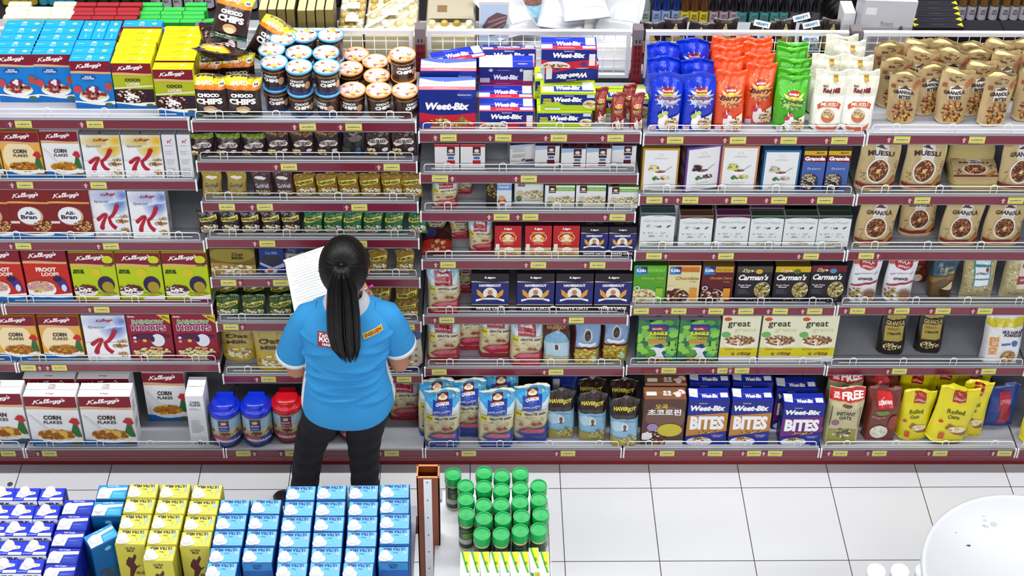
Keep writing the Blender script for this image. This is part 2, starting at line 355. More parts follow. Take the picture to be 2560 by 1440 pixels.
def weet(kind):
    b, r, g = '#14257e', '#c01a30', '#a9c71e'
    L = [('r', 0, 0, 1, 1, b)]
    if kind == 'big': L += [('p', [(0, .42), (.3, .36), (.6, .36), (1, .42), (1, 0), (0, 0)], r), ('e', .84, .9, .15, .14, '#22389a'), ('t', 'Sanitarium', .8, .88, .24, .05, WH, 0), ('t', 'Weet-Bix', .5, .585, .78, .19, WH, 3, .18), ('p', [(.2, .1), (.4, .34), (.6, .12), (.4, .02)], '#8a5c20'), ('p', [(.56, .12), (.76, .34), (.94, .14), (.72, .02)], '#9a6a2a'), ('s', 5, .55, .16, .4, .1, 60, .03, TAN), ('e', .1, .1, .12, .08, '#2a3f9a')]
    elif kind == 'kid': L += [('p', [(0, .34), (.3, .5), (.45, .3), (1, .3), (1, 0), (0, 0)], g), ('r', 0, .9, 1, 1, '#b6d22a'), ('t', 'Weet-Bix', .5, .62, .52, .28, WH, 3, .18), ('t', 'for kids', .52, .4, .3, .16, '#2a3a50', 2, .3), ('t', 'Sanitarium', .52, .84, .16, .08, WH, 0), ('e', .9, .36, .13, .24, '#e6e0c0'), ('s', 6, .9, .38, .1, .16, 20, .03, TAN), ('r', .04, .42, .2, .5, '#c9c23a'), ('r', .05, .52, .2, .6, '#a8a82a'), ('r', .05, .62, .19, .69, '#c9c23a'), ('r', .84, .74, .98, .92, '#c8d0e0'), ('r', .08, .06, .36, .16, '#dfe4f0')]
    else: L += [('p', [(0, .46), (.3, .28), (.6, .36), (1, .5), (1, 0), (0, 0)], r), ('e', .26, .06, .27, .3, '#ded6d4'), ('s', 7, .26, .1, .2, .14, 24, .03, TAN), ('t', 'Weet-Bix', .5, .7, .58, .28, WH, 3, .18), ('t', 'Sanitarium', .5, .93, .18, .08, WH, 0), ('r', .86, .14, .97, .78, '#e0d8dc'), ('e', .77, .2, .05, .12, '#3a3a7a')]
    return L
WTOP = [('r', 0, 0, 1, 1, '#1c2fa8'), ('r', 0, 0, 1, .3, '#d02238'), ('r', 0, .08, .2, .42, WH), ('t', 'Weet-Bix', .5, .48, .44, .34, WH, 3, .18), ('l', .5, .14, .4, 2, WH), ('r', .8, .35, .97, .95, '#e8eaee'), ('l', .44, .86, .34, 2, '#a8b0e8'), ('r', .74, .06, .97, .26, '#dcd0e0')]
KTOP = [('r', 0, 0, 1, 1, '#bcd61c'), ('r', .04, .1, .96, .55, '#1c3aa0'), ('r', .04, .1, .24, .5, WH), ('t', 'Weet-Bix', .5, .38, .44, .34, WH, 3, .18), ('t', 'Australia\'s favourite breakfast', .5, .82, .6, .12, '#2a4a20', 0), ('r', .76, .2, .96, .8, WH)]
def bites(c): return [('r', 0, 0, 1, 1, '#1d2c8c'), ('p', [(0, .2), (0, .66), (1, .72), (1, .3)], c), ('t', 'Weet-Bix', .48, .82, .86, .12, WH, 3, .18), ('t', 'Sanitarium', .36, .93, .2, .03, WH, 0), ('t', 'BITES', .5, .5, .84, .3, '#eef0f4', 3), ('s', 9, .55, .3, .3, .04, 30, .03, TAN), ('p', [(0, .2), (1, .32), (1, 0), (0, 0)], '#1d2c8c'), ('e', .35, .09, .32, .1, '#dfe4ee'), ('s', 10, .36, .15, .2, .05, 30, .035, TAN), ('t', 'CRUNCHY\nHONEY', .78, .22, .28, .06, '#c8b0d8', 1)]
BTOP = [('r', 0, 0, 1, 1, '#1a2a9c'), ('p', [(.02, .3), (.22, .2), (.24, .9), (.03, .96)], '#dfe3ea'), ('t', 'Weet-Bix', .52, .32, .4, .32, WH, 3, .18), ('r', .78, .2, .96, .58, WH)]
def muesk(word, sd):
    return [('r', 0, 0, 1, 1, '#bda878'), ('r', .36, .45, .68, 1, '#dcd8d4'), ('p', [(.4, .865), (.5, .92), (.6, .865)], '#4a3430'), ('r', .38, .85, .62, .872, '#4a3430'), ('t', word, .5, .75, .66, .095, '#2e201c', 1.6), ('e', .5, .42, .29, .24, '#e6e0d8'), ('e', .5, .42, .25, .205, '#6a3c20'), ('s', sd, .5, .42, .23, .19, 130, .026, ['#c88850', '#8a4a24', '#5c2c18', '#dca868', '#3e1c10']), ('e', .5, .42, .05, .04, '#e0b880'),
            ('r', 0, .1, 1, .17, '#7a1c24'), ('p', [(.7, .12), (.93, .33), (.98, .28), (.8, .1)], '#a86a30'), ('s', sd+1, .12, .3, .08, .12, 12, .02, ['#9a6a34', '#7a4a24']), ('s', sd+2, .9, .5, .07, .14, 8, .02, ['#9a5a34', '#7a3a24']), ('p', [(0, 1), (.12, 1), (.22, .95), (.04, .93)], '#c08a38')]
def bitesk(): return [('r', .3, .5, .7, .76, '#e6dfd4'), ('p', [(.4, .735), (.52, .785), (.64, .735)], '#4a3c3a'), ('r', .34, .71, .68, .735, '#4a3c3a'), ('t', 'GRANOLA', .48, .64, .66, .075, '#241a1c', 2.4), ('t', 'BITES', .52, .54, .38, .07, '#241a1c', 2.4), ('s', 11, .52, .27, .34, .2, 90, .05, ['#8a4a2a', '#6a3020', '#c8904a', '#4a1c14', '#e0b060']), ('s', 12, .5, .13, .3, .08, 40, .04, ['#e0a830', '#6a2c1c']), ('p', [(.74, .8), (.9, .95), (.98, .86), (.82, .72)], '#b0603a'), ('r', .06, .74, .2, .82, '#8a4a34'), ('s', 13, .4, .92, .25, .05, 12, .04, ['#7a5030', '#5c3420'])]
def quak(bl, words=True):
    c = BL if bl else '#a01c30'
    L = [('r', 0, 0, 1, 1, '#d4cba0'), ('r', 0, .74, 1, 1, '#8fc4e0' if not bl else '#3fa4dc'), ('p', [(0, .5), (0, .84), (.25, .7), (.75, .68), (1, .84), (1, .5)], '#cfdfe6'), ('r', .24, .62, .78, .86, c), ('p', [(.36, .86), (.36, .95), (.66, .95), (.66, .86), (.7, .8), (.32, .8)], '#5c1420' if bl else '#7a1224'), ('e', .51, .88, .13, .035, '#e8dcc8'), ('e', .51, .905, .07, .03, '#caa888'),
         ('t', 'QUAKER', .51, .8, .38, .05, WH, 2), ('t', 'QUICK COOKING' if bl else 'INSTANT', .5, .7, .46, .032, WH, 0), ('r', 0, .5, 1, .61, '#dcd6b8'), ('r', .06, .5, .26, .61, '#d6cc20'), ('t', '1Kg', .16, .555, .14, .05, BK, 1), ('t', 'GRATIS 200g', .62, .555, .62, .055, '#3a3440', 2),
         ('s', 14, .52, .42, .4, .1, 60, .02, OAT), ('s', 15, .66, .37, .17, .028, 24, .034, ['#8a2430', '#a8323c', '#6a1820']), ('e', .24, .36, .07, .03, '#a8603a'), ('p', [(.1, .2), (.3, .27), (.6, .26), (1, .33), (1, .12), (.35, .1)], c), ('p', [(.2, .22), (.4, .275), (.9, .27), (.9, .2), (.4, .18)], '#c0566a'), ('r', 0, 0, 1, .09, c)]
    return L
def hav(): return [('r', 0, 0, 1, 1, '#241c22'), ('t', 'Ligo', .5, .9, .3, .06, WH, 3, .1), ('r', 0, .2, 1, .79, '#23286e'), ('p', wave(.8, .015, 2)+[(1, .785), (0, .785)], '#d8d0b8'), ('r', 0, .185, 1, .2, '#d8d0b8'), ('t', 'HAVERMOUT', .5, .7, .58, .07, WH, 3), ('p', [(.14, .6), (.22, .56), (.38, .4), (.3, .36), (.16, .46)], '#d89a30'), ('p', [(.86, .6), (.78, .56), (.62, .4), (.7, .36), (.84, .46)], '#d89a30'),
                   ('e', .5, .49, .19, .16, '#e8e4d8'), ('e', .5, .52, .07, .07, '#c08060'), ('p', [(.36, .38), (.44, .45), (.56, .45), (.64, .38)], '#2a2440'), ('p', [(.12, .28), (.3, .33), (.7, .33), (.88, .28), (.88, .34), (.7, .37), (.3, .37), (.12, .34)], WH), ('t', 'QUICK COOKING', .5, .32, .46, .045, '#2a2848', 1), ('t', 'WHITE OATS', .5, .1, .78, .08, WH, 2)]
def ligo(): return [('r', 0, 0, 1, 1, '#b81c28'), ('t', 'Ligo', .5, .9, .3, .08, WH, 3, .1), ('t', 'WHOLEMEAL', .5, .79, .5, .035, YL, 1), ('e', .5, .62, .32, .17, '#e0c8a0'), ('e', .5, .62, .29, .15, '#b81c28'), ('e', .5, .64, .15, .09, '#e8e0c8'), ('e', .34, .6, .08, .05, '#e0a030'), ('e', .66, .6, .08, .05, '#e0a030'), ('p', [(.28, .5), (.72, .5), (.66, .56), (.34, .56)], '#e8d8b0'), ('t', 'OAT BRAN', .5, .42, .36, .04, YL, 1), ('r', 0, 0, 1, .3, '#cdb48a'), ('r', .04, .2, .18, .42, '#e8e4da'), ('e', .54, .22, .2, .1, '#efe9dc'), ('s', 16, .5, .1, .44, .07, 30, .06, ['#b08850', '#d8c090', '#9a7040'])]
def energ(c, c2): return [('r', 0, 0, 1, 1, c), ('p', [(.04, .56), (.92, .68), (.92, .84), (.04, .72)], '#e6dc5a'), ('t', 'ENERGEN', .48, .7, .76, .1, '#3a2a18', 2.6, 0, .12), ('s', 17, .52, .3, .44, .22, 60, .07, c2), ('e', .42, .18, .34, .13, '#e0d8c0'), ('e', .42, .2, .26, .08, '#a89878'), ('s', 18, .72, .4, .14, .08, 14, .05, [WH, '#d8dce0']), ('r', 0, .95, 1, 1, c)]
def koko(hd): return [('r', 0, 0, 1, 1, '#2c1418'), ('r', 0, .84, 1, 1, '#5f8f2c' if hd else '#3a1820'), ('t', '50% LEBIH GRATIS', .5, .93, .8, .06, '#d8a020', 1), ('p', [(.08, .5), (.2, .66), (.5, .74), (.82, .7), (.92, .56), (.84, .5), (.5, .56), (.2, .44)], '#e6dcd8'), ('t', 'KOKO KRUNCH', .5, .62, .68, .13, '#2c1418', 3), ('s', 19, .24, .22, .2, .16, 24, .07, ['#c8a868', '#8a6030', '#e8d8a0']), ('e', .76, .34, .12, .08, '#e0d8d4')]
def gowell(c): return [('r', 0, 0, 1, 1, c), ('r', 0, .82, 1, 1, c), ('t', 'GoWell', .5, .5, .7, .16, '#2a3a78' if c[1] > '8' else '#c8d0e0', 1, .15), ('s', 20, .5, .2, .4, .14, 40, .07, ['#c8b890', '#e4dcc0', '#9a8a60']), ('e', .5, .8, .3, .05, '#e8e8e4')]
def fam(c, w1, w2, tc, glow):
    L = [('r', 0, 0, 1, 1, c)]
    L.append(('p', [(.52+(.42 if q % 2 else .25)*math.cos(q*math.pi/14), .62+(.21 if q % 2 else .125)*math.sin(q*math.pi/14)) for q in range(28)], glow))
    return L+[('e', .52, .6, .32, .13, glow), ('e', .52, .75, .2, .055, '#9a2030'), ('t', 'familia', .49, .75, .25, .035, WH, .8, .15), ('e', .65, .75, .03, .02, '#f0b020'), ('e', .52, .69, .15, .03, '#d8c838'), ('t', w1, .52, .62, .72, .12, tc, 1.5, .3), ('t', w2, .6, .52, .4, .07, tc, .6, .3), ('e', .46, .18, .16, .16, '#f0ece8'), ('p', [(.34, .1), (.4, .42), (.46, .3), (.52, .4), (.56, .1)], '#f0ece8'),
              ('p', [(.5, .04), (.52, .22), (.92, .34), (.92, .04)], '#e8e0d8'), ('s', 21, .72, .15, .2, .11, 60, .035, TAN), ('e', .36, .3, .09, .045, '#b6cc50' if c == '#0a30c0' else '#c02848'), ('e', .5, .36, .07, .04, '#c8d860' if c == '#0a30c0' else '#d8506a'), ('r', .06, .03, .26, .12, '#c8a8c8')]
def redmill(): return [('r', 0, 0, 1, 1, '#dcdccb'), ('r', .05, .02, .95, .6, '#eeeee6'), ('t', 'Red Mill', .5, .7, .5, .09, '#7a1c20', 3), ('t', 'Bob\'s', .3, .78, .14, .04, '#7a1c20', 2), ('p', [(.14, .46), (.3, .52), (.7, .52), (.86, .46), (.82, .38), (.68, .43), (.32, .43), (.18, .38)], '#c85a30'), ('t', 'MUESLI', .5, .475, .5, .06, '#f4e4d0', 1.4), ('e', .5, .27, .2, .12, '#c87040'), ('e', .5, .31, .18, .07, '#e8d8b0'), ('s', 22, .5, .31, .15, .05, 30, .03, TAN), ('p', [(.14, .14), (.3, .08), (.7, .08), (.86, .14), (.82, .05), (.66, 0.01), (.34, 0.01), (.18, .05)], '#c85a30'), ('r', .52, .86, .66, .97, '#a8882a')]
def lagr(c, it): return [('r', 0, 0, 1, 1, c), ('r', .055, .02, .945, .955, '#e6e8ea'), ('e', .5, .84, .07, .035, '#c8c4b8'), ('e', .5, .84, .055, .027, '#e6e8ea'), ('t', 'LAGRANOLA', .5, .765, .36, .03, '#a8a49c', 0), ('e', .5, .43, .18, .055, '#f4f4f4'), ('e', .5, .455, .15, .03, '#6a4038'), ('s', 23, .5, .455, .13, .022, 26, .02, ['#8a5a50', '#4a2820', '#a87868']), ('p', [(.62, .48), (.64, .47), (.82, .57), (.81, .585)], '#b0b0b0'), ('s', 24, .38, .3, .12, .035, 16, .035, ['#5a8a3c', '#3f6a2c']), ('s', 25, .64, .31, .14, .04, 24, .03, it), ('s', 26, .32, .53, .1, .07, 16, .06, it), ('t', 'Honey Banana', .5, .19, .36, .026, '#8a8680', 0), ('l', .5, .13, .6, 3, '#c0beba')]
def white_m(word, band): return [('r', 0, 0, 1, 1, '#dde3e4'), ('p', [(0, 1), (0, .9)]+[(i/12, .9+.045*math.sin(math.pi*i/12)) for i in range(1, 12)]+[(1, .9), (1, 1)], band), ('e', .5, .93, .2, .022, '#aab4b4'), ('t', 'the muesli shop', .5, .93, .24, .018, '#3a4444', 1), ('t', word, .5, .78, .82, .075, '#a8b4b4', 0), ('s', 27, .25, .62, .1, .03, 10, .02, ['#7a8484', '#a0a8a8']), ('t', '12', .46, .62, .1, .045, '#4a5450', 0), ('s', 28, .55, .61, .05, .025, 8, .025, ['#7a7a50', '#3a4a40']), ('p', [(.76, .57), (.86, .62), (.88, .66), (.78, .63)], '#3c4a44'), ('s', 29, .5, .42, .4, .012, 10, .025, ['#8a9490', '#a8b0ac']), ('s', 30, .5, .33, .3, .012, 8, .025, ['#8a9490', '#a8b0ac']), ('e', .5, .12, .3, .05, '#b8b4a0'), ('s', 31, .5, .12, .27, .04, 40, .03, ['#8f8a70', '#cfcab0', '#70684a'])]
def kolln(bg, bar, w1, tc, c): return [('r', 0, 0, 1, 1, bg), ('r', .38, .82, .96, .97, bar), ('r', .05, .76, .4, .97, '#1f7cd0'), ('r', .22, .8, .4, .97, '#152f70'), ('t', 'Kölln', .22, .87, .28, .09, WH, 2), ('t', 'MUESLI', .68, .88, .48, .07, '#8a7030' if bar != '#5fae2a' else '#a8d870', 0), ('t', w1, .6, .66, .7, .09, tc, .5, .3), ('t', '& Oats', .78, .57, .2, .04, tc, 0, .3), ('e', .36, .12, .42, .26, '#e4e0d8'), ('e', .3, .18, .4, .2, c[0]), ('s', 32, .3, .18, .4, .2, 80, .045, c), ('e', .12, .4, .09, .06, '#e8e8e8'), ('e', .12, .4, .06, .04, bg), ('r', .7, .08, .92, .4, '#d8902a' if bg != '#4f9a28' else '#8ac03a')]
def carm(c, badge): return [('r', 0, 0, 1, 1, '#221e26'), ('r', 0, .84, 1, 1, c), ('s', 33, .3, .88, .16, .06, 12, .03, ['#e0d8b8', '#c8a868']), ('e', .62, .86, .1, .065, badge), ('t', "Carman's", .48, .7, .84, .16, WH, 2, .3), ('t', 'Fruit Free\nMuesli', .26, .46, .36, .1, '#c8c4c8', 2), ('l', .26, .36, .36, 6, '#6a6670'), ('e', .76, .36, .23, .22, '#b8a878'), ('e', .76, .36, .21, .2, '#5a5030'), ('s', 34, .76, .36, .2, .18, 60, .04, ['#d0cc90', '#e8e4b8', '#8a8440', '#b09858']), ('s', 35, .6, .1, .3, .04, 14, .015, ['#d8d0b0'])]
def jungle(): return [('r', 0, 0, 1, 1, '#3f7a50'), ('s', 36, .5, .5, .55, .55, 90, .12, ['#5a9a3a', '#2c6a58', '#7ab848', '#1f5a50', '#4aa088', '#8ac850']), ('r', .26, .76, .74, .9, '#1c3a8c'), ('e', .5, .8, .19, .045, '#b01c38'), ('t', 'familia', .47, .8, .24, .04, WH, .8, .15), ('t', 'JUNGLE', .5, .68, .46, .1, '#e4e03a', 3), ('t', 'CRUNCH', .5, .59, .4, .06, '#c8c83a', 2), ('r', .26, .45, .7, .55, '#c08a4a'), ('p', [(.3, .34), (.44, .3), (.5, .2), (.42, .08), (.72, .08), (.62, .24), (.74, .36), (.56, .34), (.5, .42), (.42, .36)], '#dfe2ea'), ('e', .52, .39, .1, .03, '#2a3a8c'), ('e', .5, .03, .42, .06, '#6a3a20'), ('s', 37, .5, .04, .4, .04, 30, .03, TAN)]
def great(): return [('r', 0, 0, 1, 1, '#dfe0c2'), ('r', 0, .13, 1, .32, '#cfc21e'), ('r', 0, 0, 1, .13, '#dcdcdc'), ('e', .14, .93, .1, .04, '#c8502a'), ('t', 'great', .44, .81, .58, .15, '#2c2a26', .7), ('t', 'grains', .62, .69, .56, .1, '#cfd39a', .5), ('e', .13, .6, .12, .06, '#6aae5a'), ('e', .5, .44, .42, .13, '#ece8dc'), ('s', 38, .5, .48, .39, .1, 130, .035, ['#8a5c34', '#b08050', '#6a4424', '#c89c68']), ('t', 'BANANA NUT CRUNCH', .5, .285, .7, .025, '#8a7c10', 1), ('s', 39, .5, .19, .38, .025, 20, .035, ['#7a4a20', '#a08a30', '#8a8a40'])]
def pouch3(bg, c2, w1, tc, cols, w2=''): return [('r', 0, 0, 1, 1, bg), ('p', wave(.42, .03, 1, 0), c2), ('t', w1, .5, .68, .68, .11, tc, 2), ('s', 40, .5, .22, .4, .16, 60, .06, cols)] + ([('t', w2, .5, .54, .6, .08, tc, 2)] if w2 else [])
D = {}
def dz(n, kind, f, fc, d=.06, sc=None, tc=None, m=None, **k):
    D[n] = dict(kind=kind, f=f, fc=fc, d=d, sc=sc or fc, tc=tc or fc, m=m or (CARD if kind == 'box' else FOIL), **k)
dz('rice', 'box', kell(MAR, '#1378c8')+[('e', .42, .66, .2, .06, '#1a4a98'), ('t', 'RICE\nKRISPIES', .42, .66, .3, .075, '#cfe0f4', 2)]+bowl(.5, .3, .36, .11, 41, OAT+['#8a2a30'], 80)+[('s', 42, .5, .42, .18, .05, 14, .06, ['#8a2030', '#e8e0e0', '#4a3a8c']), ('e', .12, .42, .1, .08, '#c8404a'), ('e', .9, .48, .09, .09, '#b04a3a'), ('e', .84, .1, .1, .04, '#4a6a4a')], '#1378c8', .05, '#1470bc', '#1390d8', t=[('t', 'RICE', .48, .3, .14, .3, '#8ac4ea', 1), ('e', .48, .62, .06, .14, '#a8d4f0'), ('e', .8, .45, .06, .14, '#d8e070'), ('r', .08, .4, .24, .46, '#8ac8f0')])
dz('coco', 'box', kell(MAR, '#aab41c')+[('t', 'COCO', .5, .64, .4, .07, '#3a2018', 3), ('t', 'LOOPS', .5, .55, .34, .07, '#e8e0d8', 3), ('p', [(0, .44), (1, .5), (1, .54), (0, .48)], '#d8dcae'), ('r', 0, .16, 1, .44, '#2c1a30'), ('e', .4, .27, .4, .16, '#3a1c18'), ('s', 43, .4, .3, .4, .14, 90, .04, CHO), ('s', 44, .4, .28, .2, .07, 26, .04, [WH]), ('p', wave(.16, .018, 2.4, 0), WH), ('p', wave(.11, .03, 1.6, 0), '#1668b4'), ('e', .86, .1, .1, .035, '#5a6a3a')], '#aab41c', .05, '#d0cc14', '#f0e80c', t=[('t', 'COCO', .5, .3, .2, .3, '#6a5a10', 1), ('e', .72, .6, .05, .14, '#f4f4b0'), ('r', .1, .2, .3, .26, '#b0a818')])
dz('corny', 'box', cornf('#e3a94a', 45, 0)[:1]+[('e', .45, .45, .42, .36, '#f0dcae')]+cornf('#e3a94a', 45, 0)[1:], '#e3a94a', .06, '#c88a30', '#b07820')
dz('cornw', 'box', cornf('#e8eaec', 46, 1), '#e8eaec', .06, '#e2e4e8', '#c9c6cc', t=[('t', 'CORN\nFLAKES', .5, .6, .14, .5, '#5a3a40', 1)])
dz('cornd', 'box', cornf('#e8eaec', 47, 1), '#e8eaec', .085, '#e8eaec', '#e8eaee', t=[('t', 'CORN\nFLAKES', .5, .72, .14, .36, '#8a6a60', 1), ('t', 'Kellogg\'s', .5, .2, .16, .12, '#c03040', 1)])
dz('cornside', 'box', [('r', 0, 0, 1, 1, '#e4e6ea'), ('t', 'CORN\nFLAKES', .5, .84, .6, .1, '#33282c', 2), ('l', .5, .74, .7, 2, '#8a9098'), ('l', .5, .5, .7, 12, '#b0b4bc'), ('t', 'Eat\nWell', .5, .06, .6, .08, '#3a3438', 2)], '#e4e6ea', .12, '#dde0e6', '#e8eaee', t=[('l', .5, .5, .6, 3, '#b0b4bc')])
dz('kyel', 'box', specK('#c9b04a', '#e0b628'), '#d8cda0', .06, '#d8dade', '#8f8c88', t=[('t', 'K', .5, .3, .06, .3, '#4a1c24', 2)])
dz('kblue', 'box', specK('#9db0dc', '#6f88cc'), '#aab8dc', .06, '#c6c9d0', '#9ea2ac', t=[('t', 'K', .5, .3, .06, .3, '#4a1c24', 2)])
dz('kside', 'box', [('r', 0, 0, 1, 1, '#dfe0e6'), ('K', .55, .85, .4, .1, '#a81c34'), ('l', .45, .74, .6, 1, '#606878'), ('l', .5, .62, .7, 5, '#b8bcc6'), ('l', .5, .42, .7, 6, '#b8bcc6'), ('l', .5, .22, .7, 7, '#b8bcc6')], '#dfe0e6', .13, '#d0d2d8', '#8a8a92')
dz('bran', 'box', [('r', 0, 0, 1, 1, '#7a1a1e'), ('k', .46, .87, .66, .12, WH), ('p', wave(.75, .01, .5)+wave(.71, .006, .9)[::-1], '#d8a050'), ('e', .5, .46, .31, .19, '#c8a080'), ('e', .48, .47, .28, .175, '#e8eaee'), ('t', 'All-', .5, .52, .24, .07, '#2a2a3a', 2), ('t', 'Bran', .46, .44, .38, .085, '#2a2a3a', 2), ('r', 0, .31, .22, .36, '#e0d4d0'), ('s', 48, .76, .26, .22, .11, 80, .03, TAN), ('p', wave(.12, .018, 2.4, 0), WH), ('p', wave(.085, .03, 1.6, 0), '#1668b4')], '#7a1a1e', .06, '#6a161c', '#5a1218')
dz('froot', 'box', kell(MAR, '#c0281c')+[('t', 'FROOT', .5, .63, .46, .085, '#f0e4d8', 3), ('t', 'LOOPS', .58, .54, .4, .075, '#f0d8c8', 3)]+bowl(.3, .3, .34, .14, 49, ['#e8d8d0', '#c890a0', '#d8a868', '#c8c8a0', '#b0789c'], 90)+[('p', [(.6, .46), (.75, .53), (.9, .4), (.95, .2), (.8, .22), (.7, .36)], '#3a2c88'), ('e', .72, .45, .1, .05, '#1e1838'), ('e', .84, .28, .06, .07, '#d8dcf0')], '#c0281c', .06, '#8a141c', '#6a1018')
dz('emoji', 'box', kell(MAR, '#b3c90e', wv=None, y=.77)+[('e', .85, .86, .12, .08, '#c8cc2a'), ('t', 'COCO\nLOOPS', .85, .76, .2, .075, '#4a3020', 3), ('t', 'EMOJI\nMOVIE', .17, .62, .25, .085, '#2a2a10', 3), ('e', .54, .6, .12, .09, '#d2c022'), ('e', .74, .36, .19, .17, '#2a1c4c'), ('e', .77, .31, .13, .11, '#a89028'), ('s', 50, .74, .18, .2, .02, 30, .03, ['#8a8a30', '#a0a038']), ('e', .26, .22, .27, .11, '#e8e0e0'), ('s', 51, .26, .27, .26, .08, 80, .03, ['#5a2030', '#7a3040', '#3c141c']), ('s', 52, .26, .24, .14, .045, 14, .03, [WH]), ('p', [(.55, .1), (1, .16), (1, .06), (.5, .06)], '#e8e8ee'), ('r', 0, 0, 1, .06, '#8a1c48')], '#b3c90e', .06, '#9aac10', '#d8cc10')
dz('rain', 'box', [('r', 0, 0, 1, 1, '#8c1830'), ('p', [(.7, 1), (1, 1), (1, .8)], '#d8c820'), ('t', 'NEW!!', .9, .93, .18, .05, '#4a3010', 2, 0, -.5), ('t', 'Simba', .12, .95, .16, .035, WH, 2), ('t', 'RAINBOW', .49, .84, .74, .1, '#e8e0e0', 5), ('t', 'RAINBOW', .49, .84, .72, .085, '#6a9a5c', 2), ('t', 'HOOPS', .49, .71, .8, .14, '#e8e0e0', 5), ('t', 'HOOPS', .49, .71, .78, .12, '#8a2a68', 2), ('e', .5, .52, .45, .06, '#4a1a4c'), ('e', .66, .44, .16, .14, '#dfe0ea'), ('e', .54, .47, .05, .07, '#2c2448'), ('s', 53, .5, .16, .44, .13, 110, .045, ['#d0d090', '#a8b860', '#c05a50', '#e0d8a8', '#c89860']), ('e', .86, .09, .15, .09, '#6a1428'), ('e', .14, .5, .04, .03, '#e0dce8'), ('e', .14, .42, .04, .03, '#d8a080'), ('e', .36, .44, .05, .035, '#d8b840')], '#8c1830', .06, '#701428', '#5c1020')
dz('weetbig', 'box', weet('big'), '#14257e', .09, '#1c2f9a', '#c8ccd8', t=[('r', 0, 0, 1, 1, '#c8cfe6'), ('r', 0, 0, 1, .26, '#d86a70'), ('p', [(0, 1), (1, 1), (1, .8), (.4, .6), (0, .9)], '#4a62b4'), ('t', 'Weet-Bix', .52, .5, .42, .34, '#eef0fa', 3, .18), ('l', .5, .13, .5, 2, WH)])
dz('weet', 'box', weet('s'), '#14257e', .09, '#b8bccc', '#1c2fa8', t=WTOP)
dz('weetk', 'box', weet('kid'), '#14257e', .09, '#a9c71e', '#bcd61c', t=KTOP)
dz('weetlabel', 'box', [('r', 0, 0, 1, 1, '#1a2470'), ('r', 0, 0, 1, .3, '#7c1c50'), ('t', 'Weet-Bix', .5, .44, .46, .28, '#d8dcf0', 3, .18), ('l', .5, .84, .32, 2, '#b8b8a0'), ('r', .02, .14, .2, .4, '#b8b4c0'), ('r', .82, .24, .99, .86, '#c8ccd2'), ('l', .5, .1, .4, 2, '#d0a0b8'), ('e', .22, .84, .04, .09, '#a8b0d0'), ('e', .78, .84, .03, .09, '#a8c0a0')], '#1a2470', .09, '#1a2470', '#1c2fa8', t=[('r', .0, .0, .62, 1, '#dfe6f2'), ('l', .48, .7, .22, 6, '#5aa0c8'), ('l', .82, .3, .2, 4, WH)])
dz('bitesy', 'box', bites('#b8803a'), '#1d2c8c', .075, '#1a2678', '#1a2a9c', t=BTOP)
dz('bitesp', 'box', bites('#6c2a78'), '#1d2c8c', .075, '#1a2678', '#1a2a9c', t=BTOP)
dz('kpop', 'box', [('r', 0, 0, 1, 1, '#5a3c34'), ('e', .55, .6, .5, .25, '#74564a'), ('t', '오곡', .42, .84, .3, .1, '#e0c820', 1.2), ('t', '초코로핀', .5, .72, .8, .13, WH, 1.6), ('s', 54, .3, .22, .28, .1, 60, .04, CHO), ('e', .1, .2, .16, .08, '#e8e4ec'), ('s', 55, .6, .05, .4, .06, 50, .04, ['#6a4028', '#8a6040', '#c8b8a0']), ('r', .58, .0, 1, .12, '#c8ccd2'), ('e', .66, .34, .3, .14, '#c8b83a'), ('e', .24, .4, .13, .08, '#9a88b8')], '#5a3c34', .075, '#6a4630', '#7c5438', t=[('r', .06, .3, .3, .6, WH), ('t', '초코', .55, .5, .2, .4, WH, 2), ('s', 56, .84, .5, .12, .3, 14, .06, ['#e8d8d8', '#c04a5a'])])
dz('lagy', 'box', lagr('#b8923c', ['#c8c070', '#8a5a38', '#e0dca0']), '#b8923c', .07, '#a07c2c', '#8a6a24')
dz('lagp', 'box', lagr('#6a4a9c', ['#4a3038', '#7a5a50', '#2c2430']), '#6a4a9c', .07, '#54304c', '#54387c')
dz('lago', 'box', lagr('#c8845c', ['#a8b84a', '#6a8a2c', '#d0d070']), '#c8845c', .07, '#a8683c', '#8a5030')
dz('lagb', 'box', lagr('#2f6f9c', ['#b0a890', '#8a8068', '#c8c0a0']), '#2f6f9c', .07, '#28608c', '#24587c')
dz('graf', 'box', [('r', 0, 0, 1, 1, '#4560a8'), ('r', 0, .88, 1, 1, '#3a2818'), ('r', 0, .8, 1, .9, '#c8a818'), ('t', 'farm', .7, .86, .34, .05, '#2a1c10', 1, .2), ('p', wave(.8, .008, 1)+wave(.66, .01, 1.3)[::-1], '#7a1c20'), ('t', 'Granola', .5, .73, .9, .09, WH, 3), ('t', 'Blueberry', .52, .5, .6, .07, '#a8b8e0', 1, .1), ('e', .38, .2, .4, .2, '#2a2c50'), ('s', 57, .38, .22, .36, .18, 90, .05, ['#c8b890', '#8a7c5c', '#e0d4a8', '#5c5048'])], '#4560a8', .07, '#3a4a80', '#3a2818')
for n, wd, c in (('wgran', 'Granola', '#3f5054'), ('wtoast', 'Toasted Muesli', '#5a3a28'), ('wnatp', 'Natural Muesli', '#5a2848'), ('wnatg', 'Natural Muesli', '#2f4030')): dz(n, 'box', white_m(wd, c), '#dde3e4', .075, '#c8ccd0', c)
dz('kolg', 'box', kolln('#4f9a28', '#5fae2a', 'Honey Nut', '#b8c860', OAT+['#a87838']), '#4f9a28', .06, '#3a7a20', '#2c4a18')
dz('kolc', 'box', kolln('#d8cc98', '#d0742c', 'Chocolate', '#8a6a2c', CHO+TAN), '#d8cc98', .06, '#c8a050', '#6a3018')
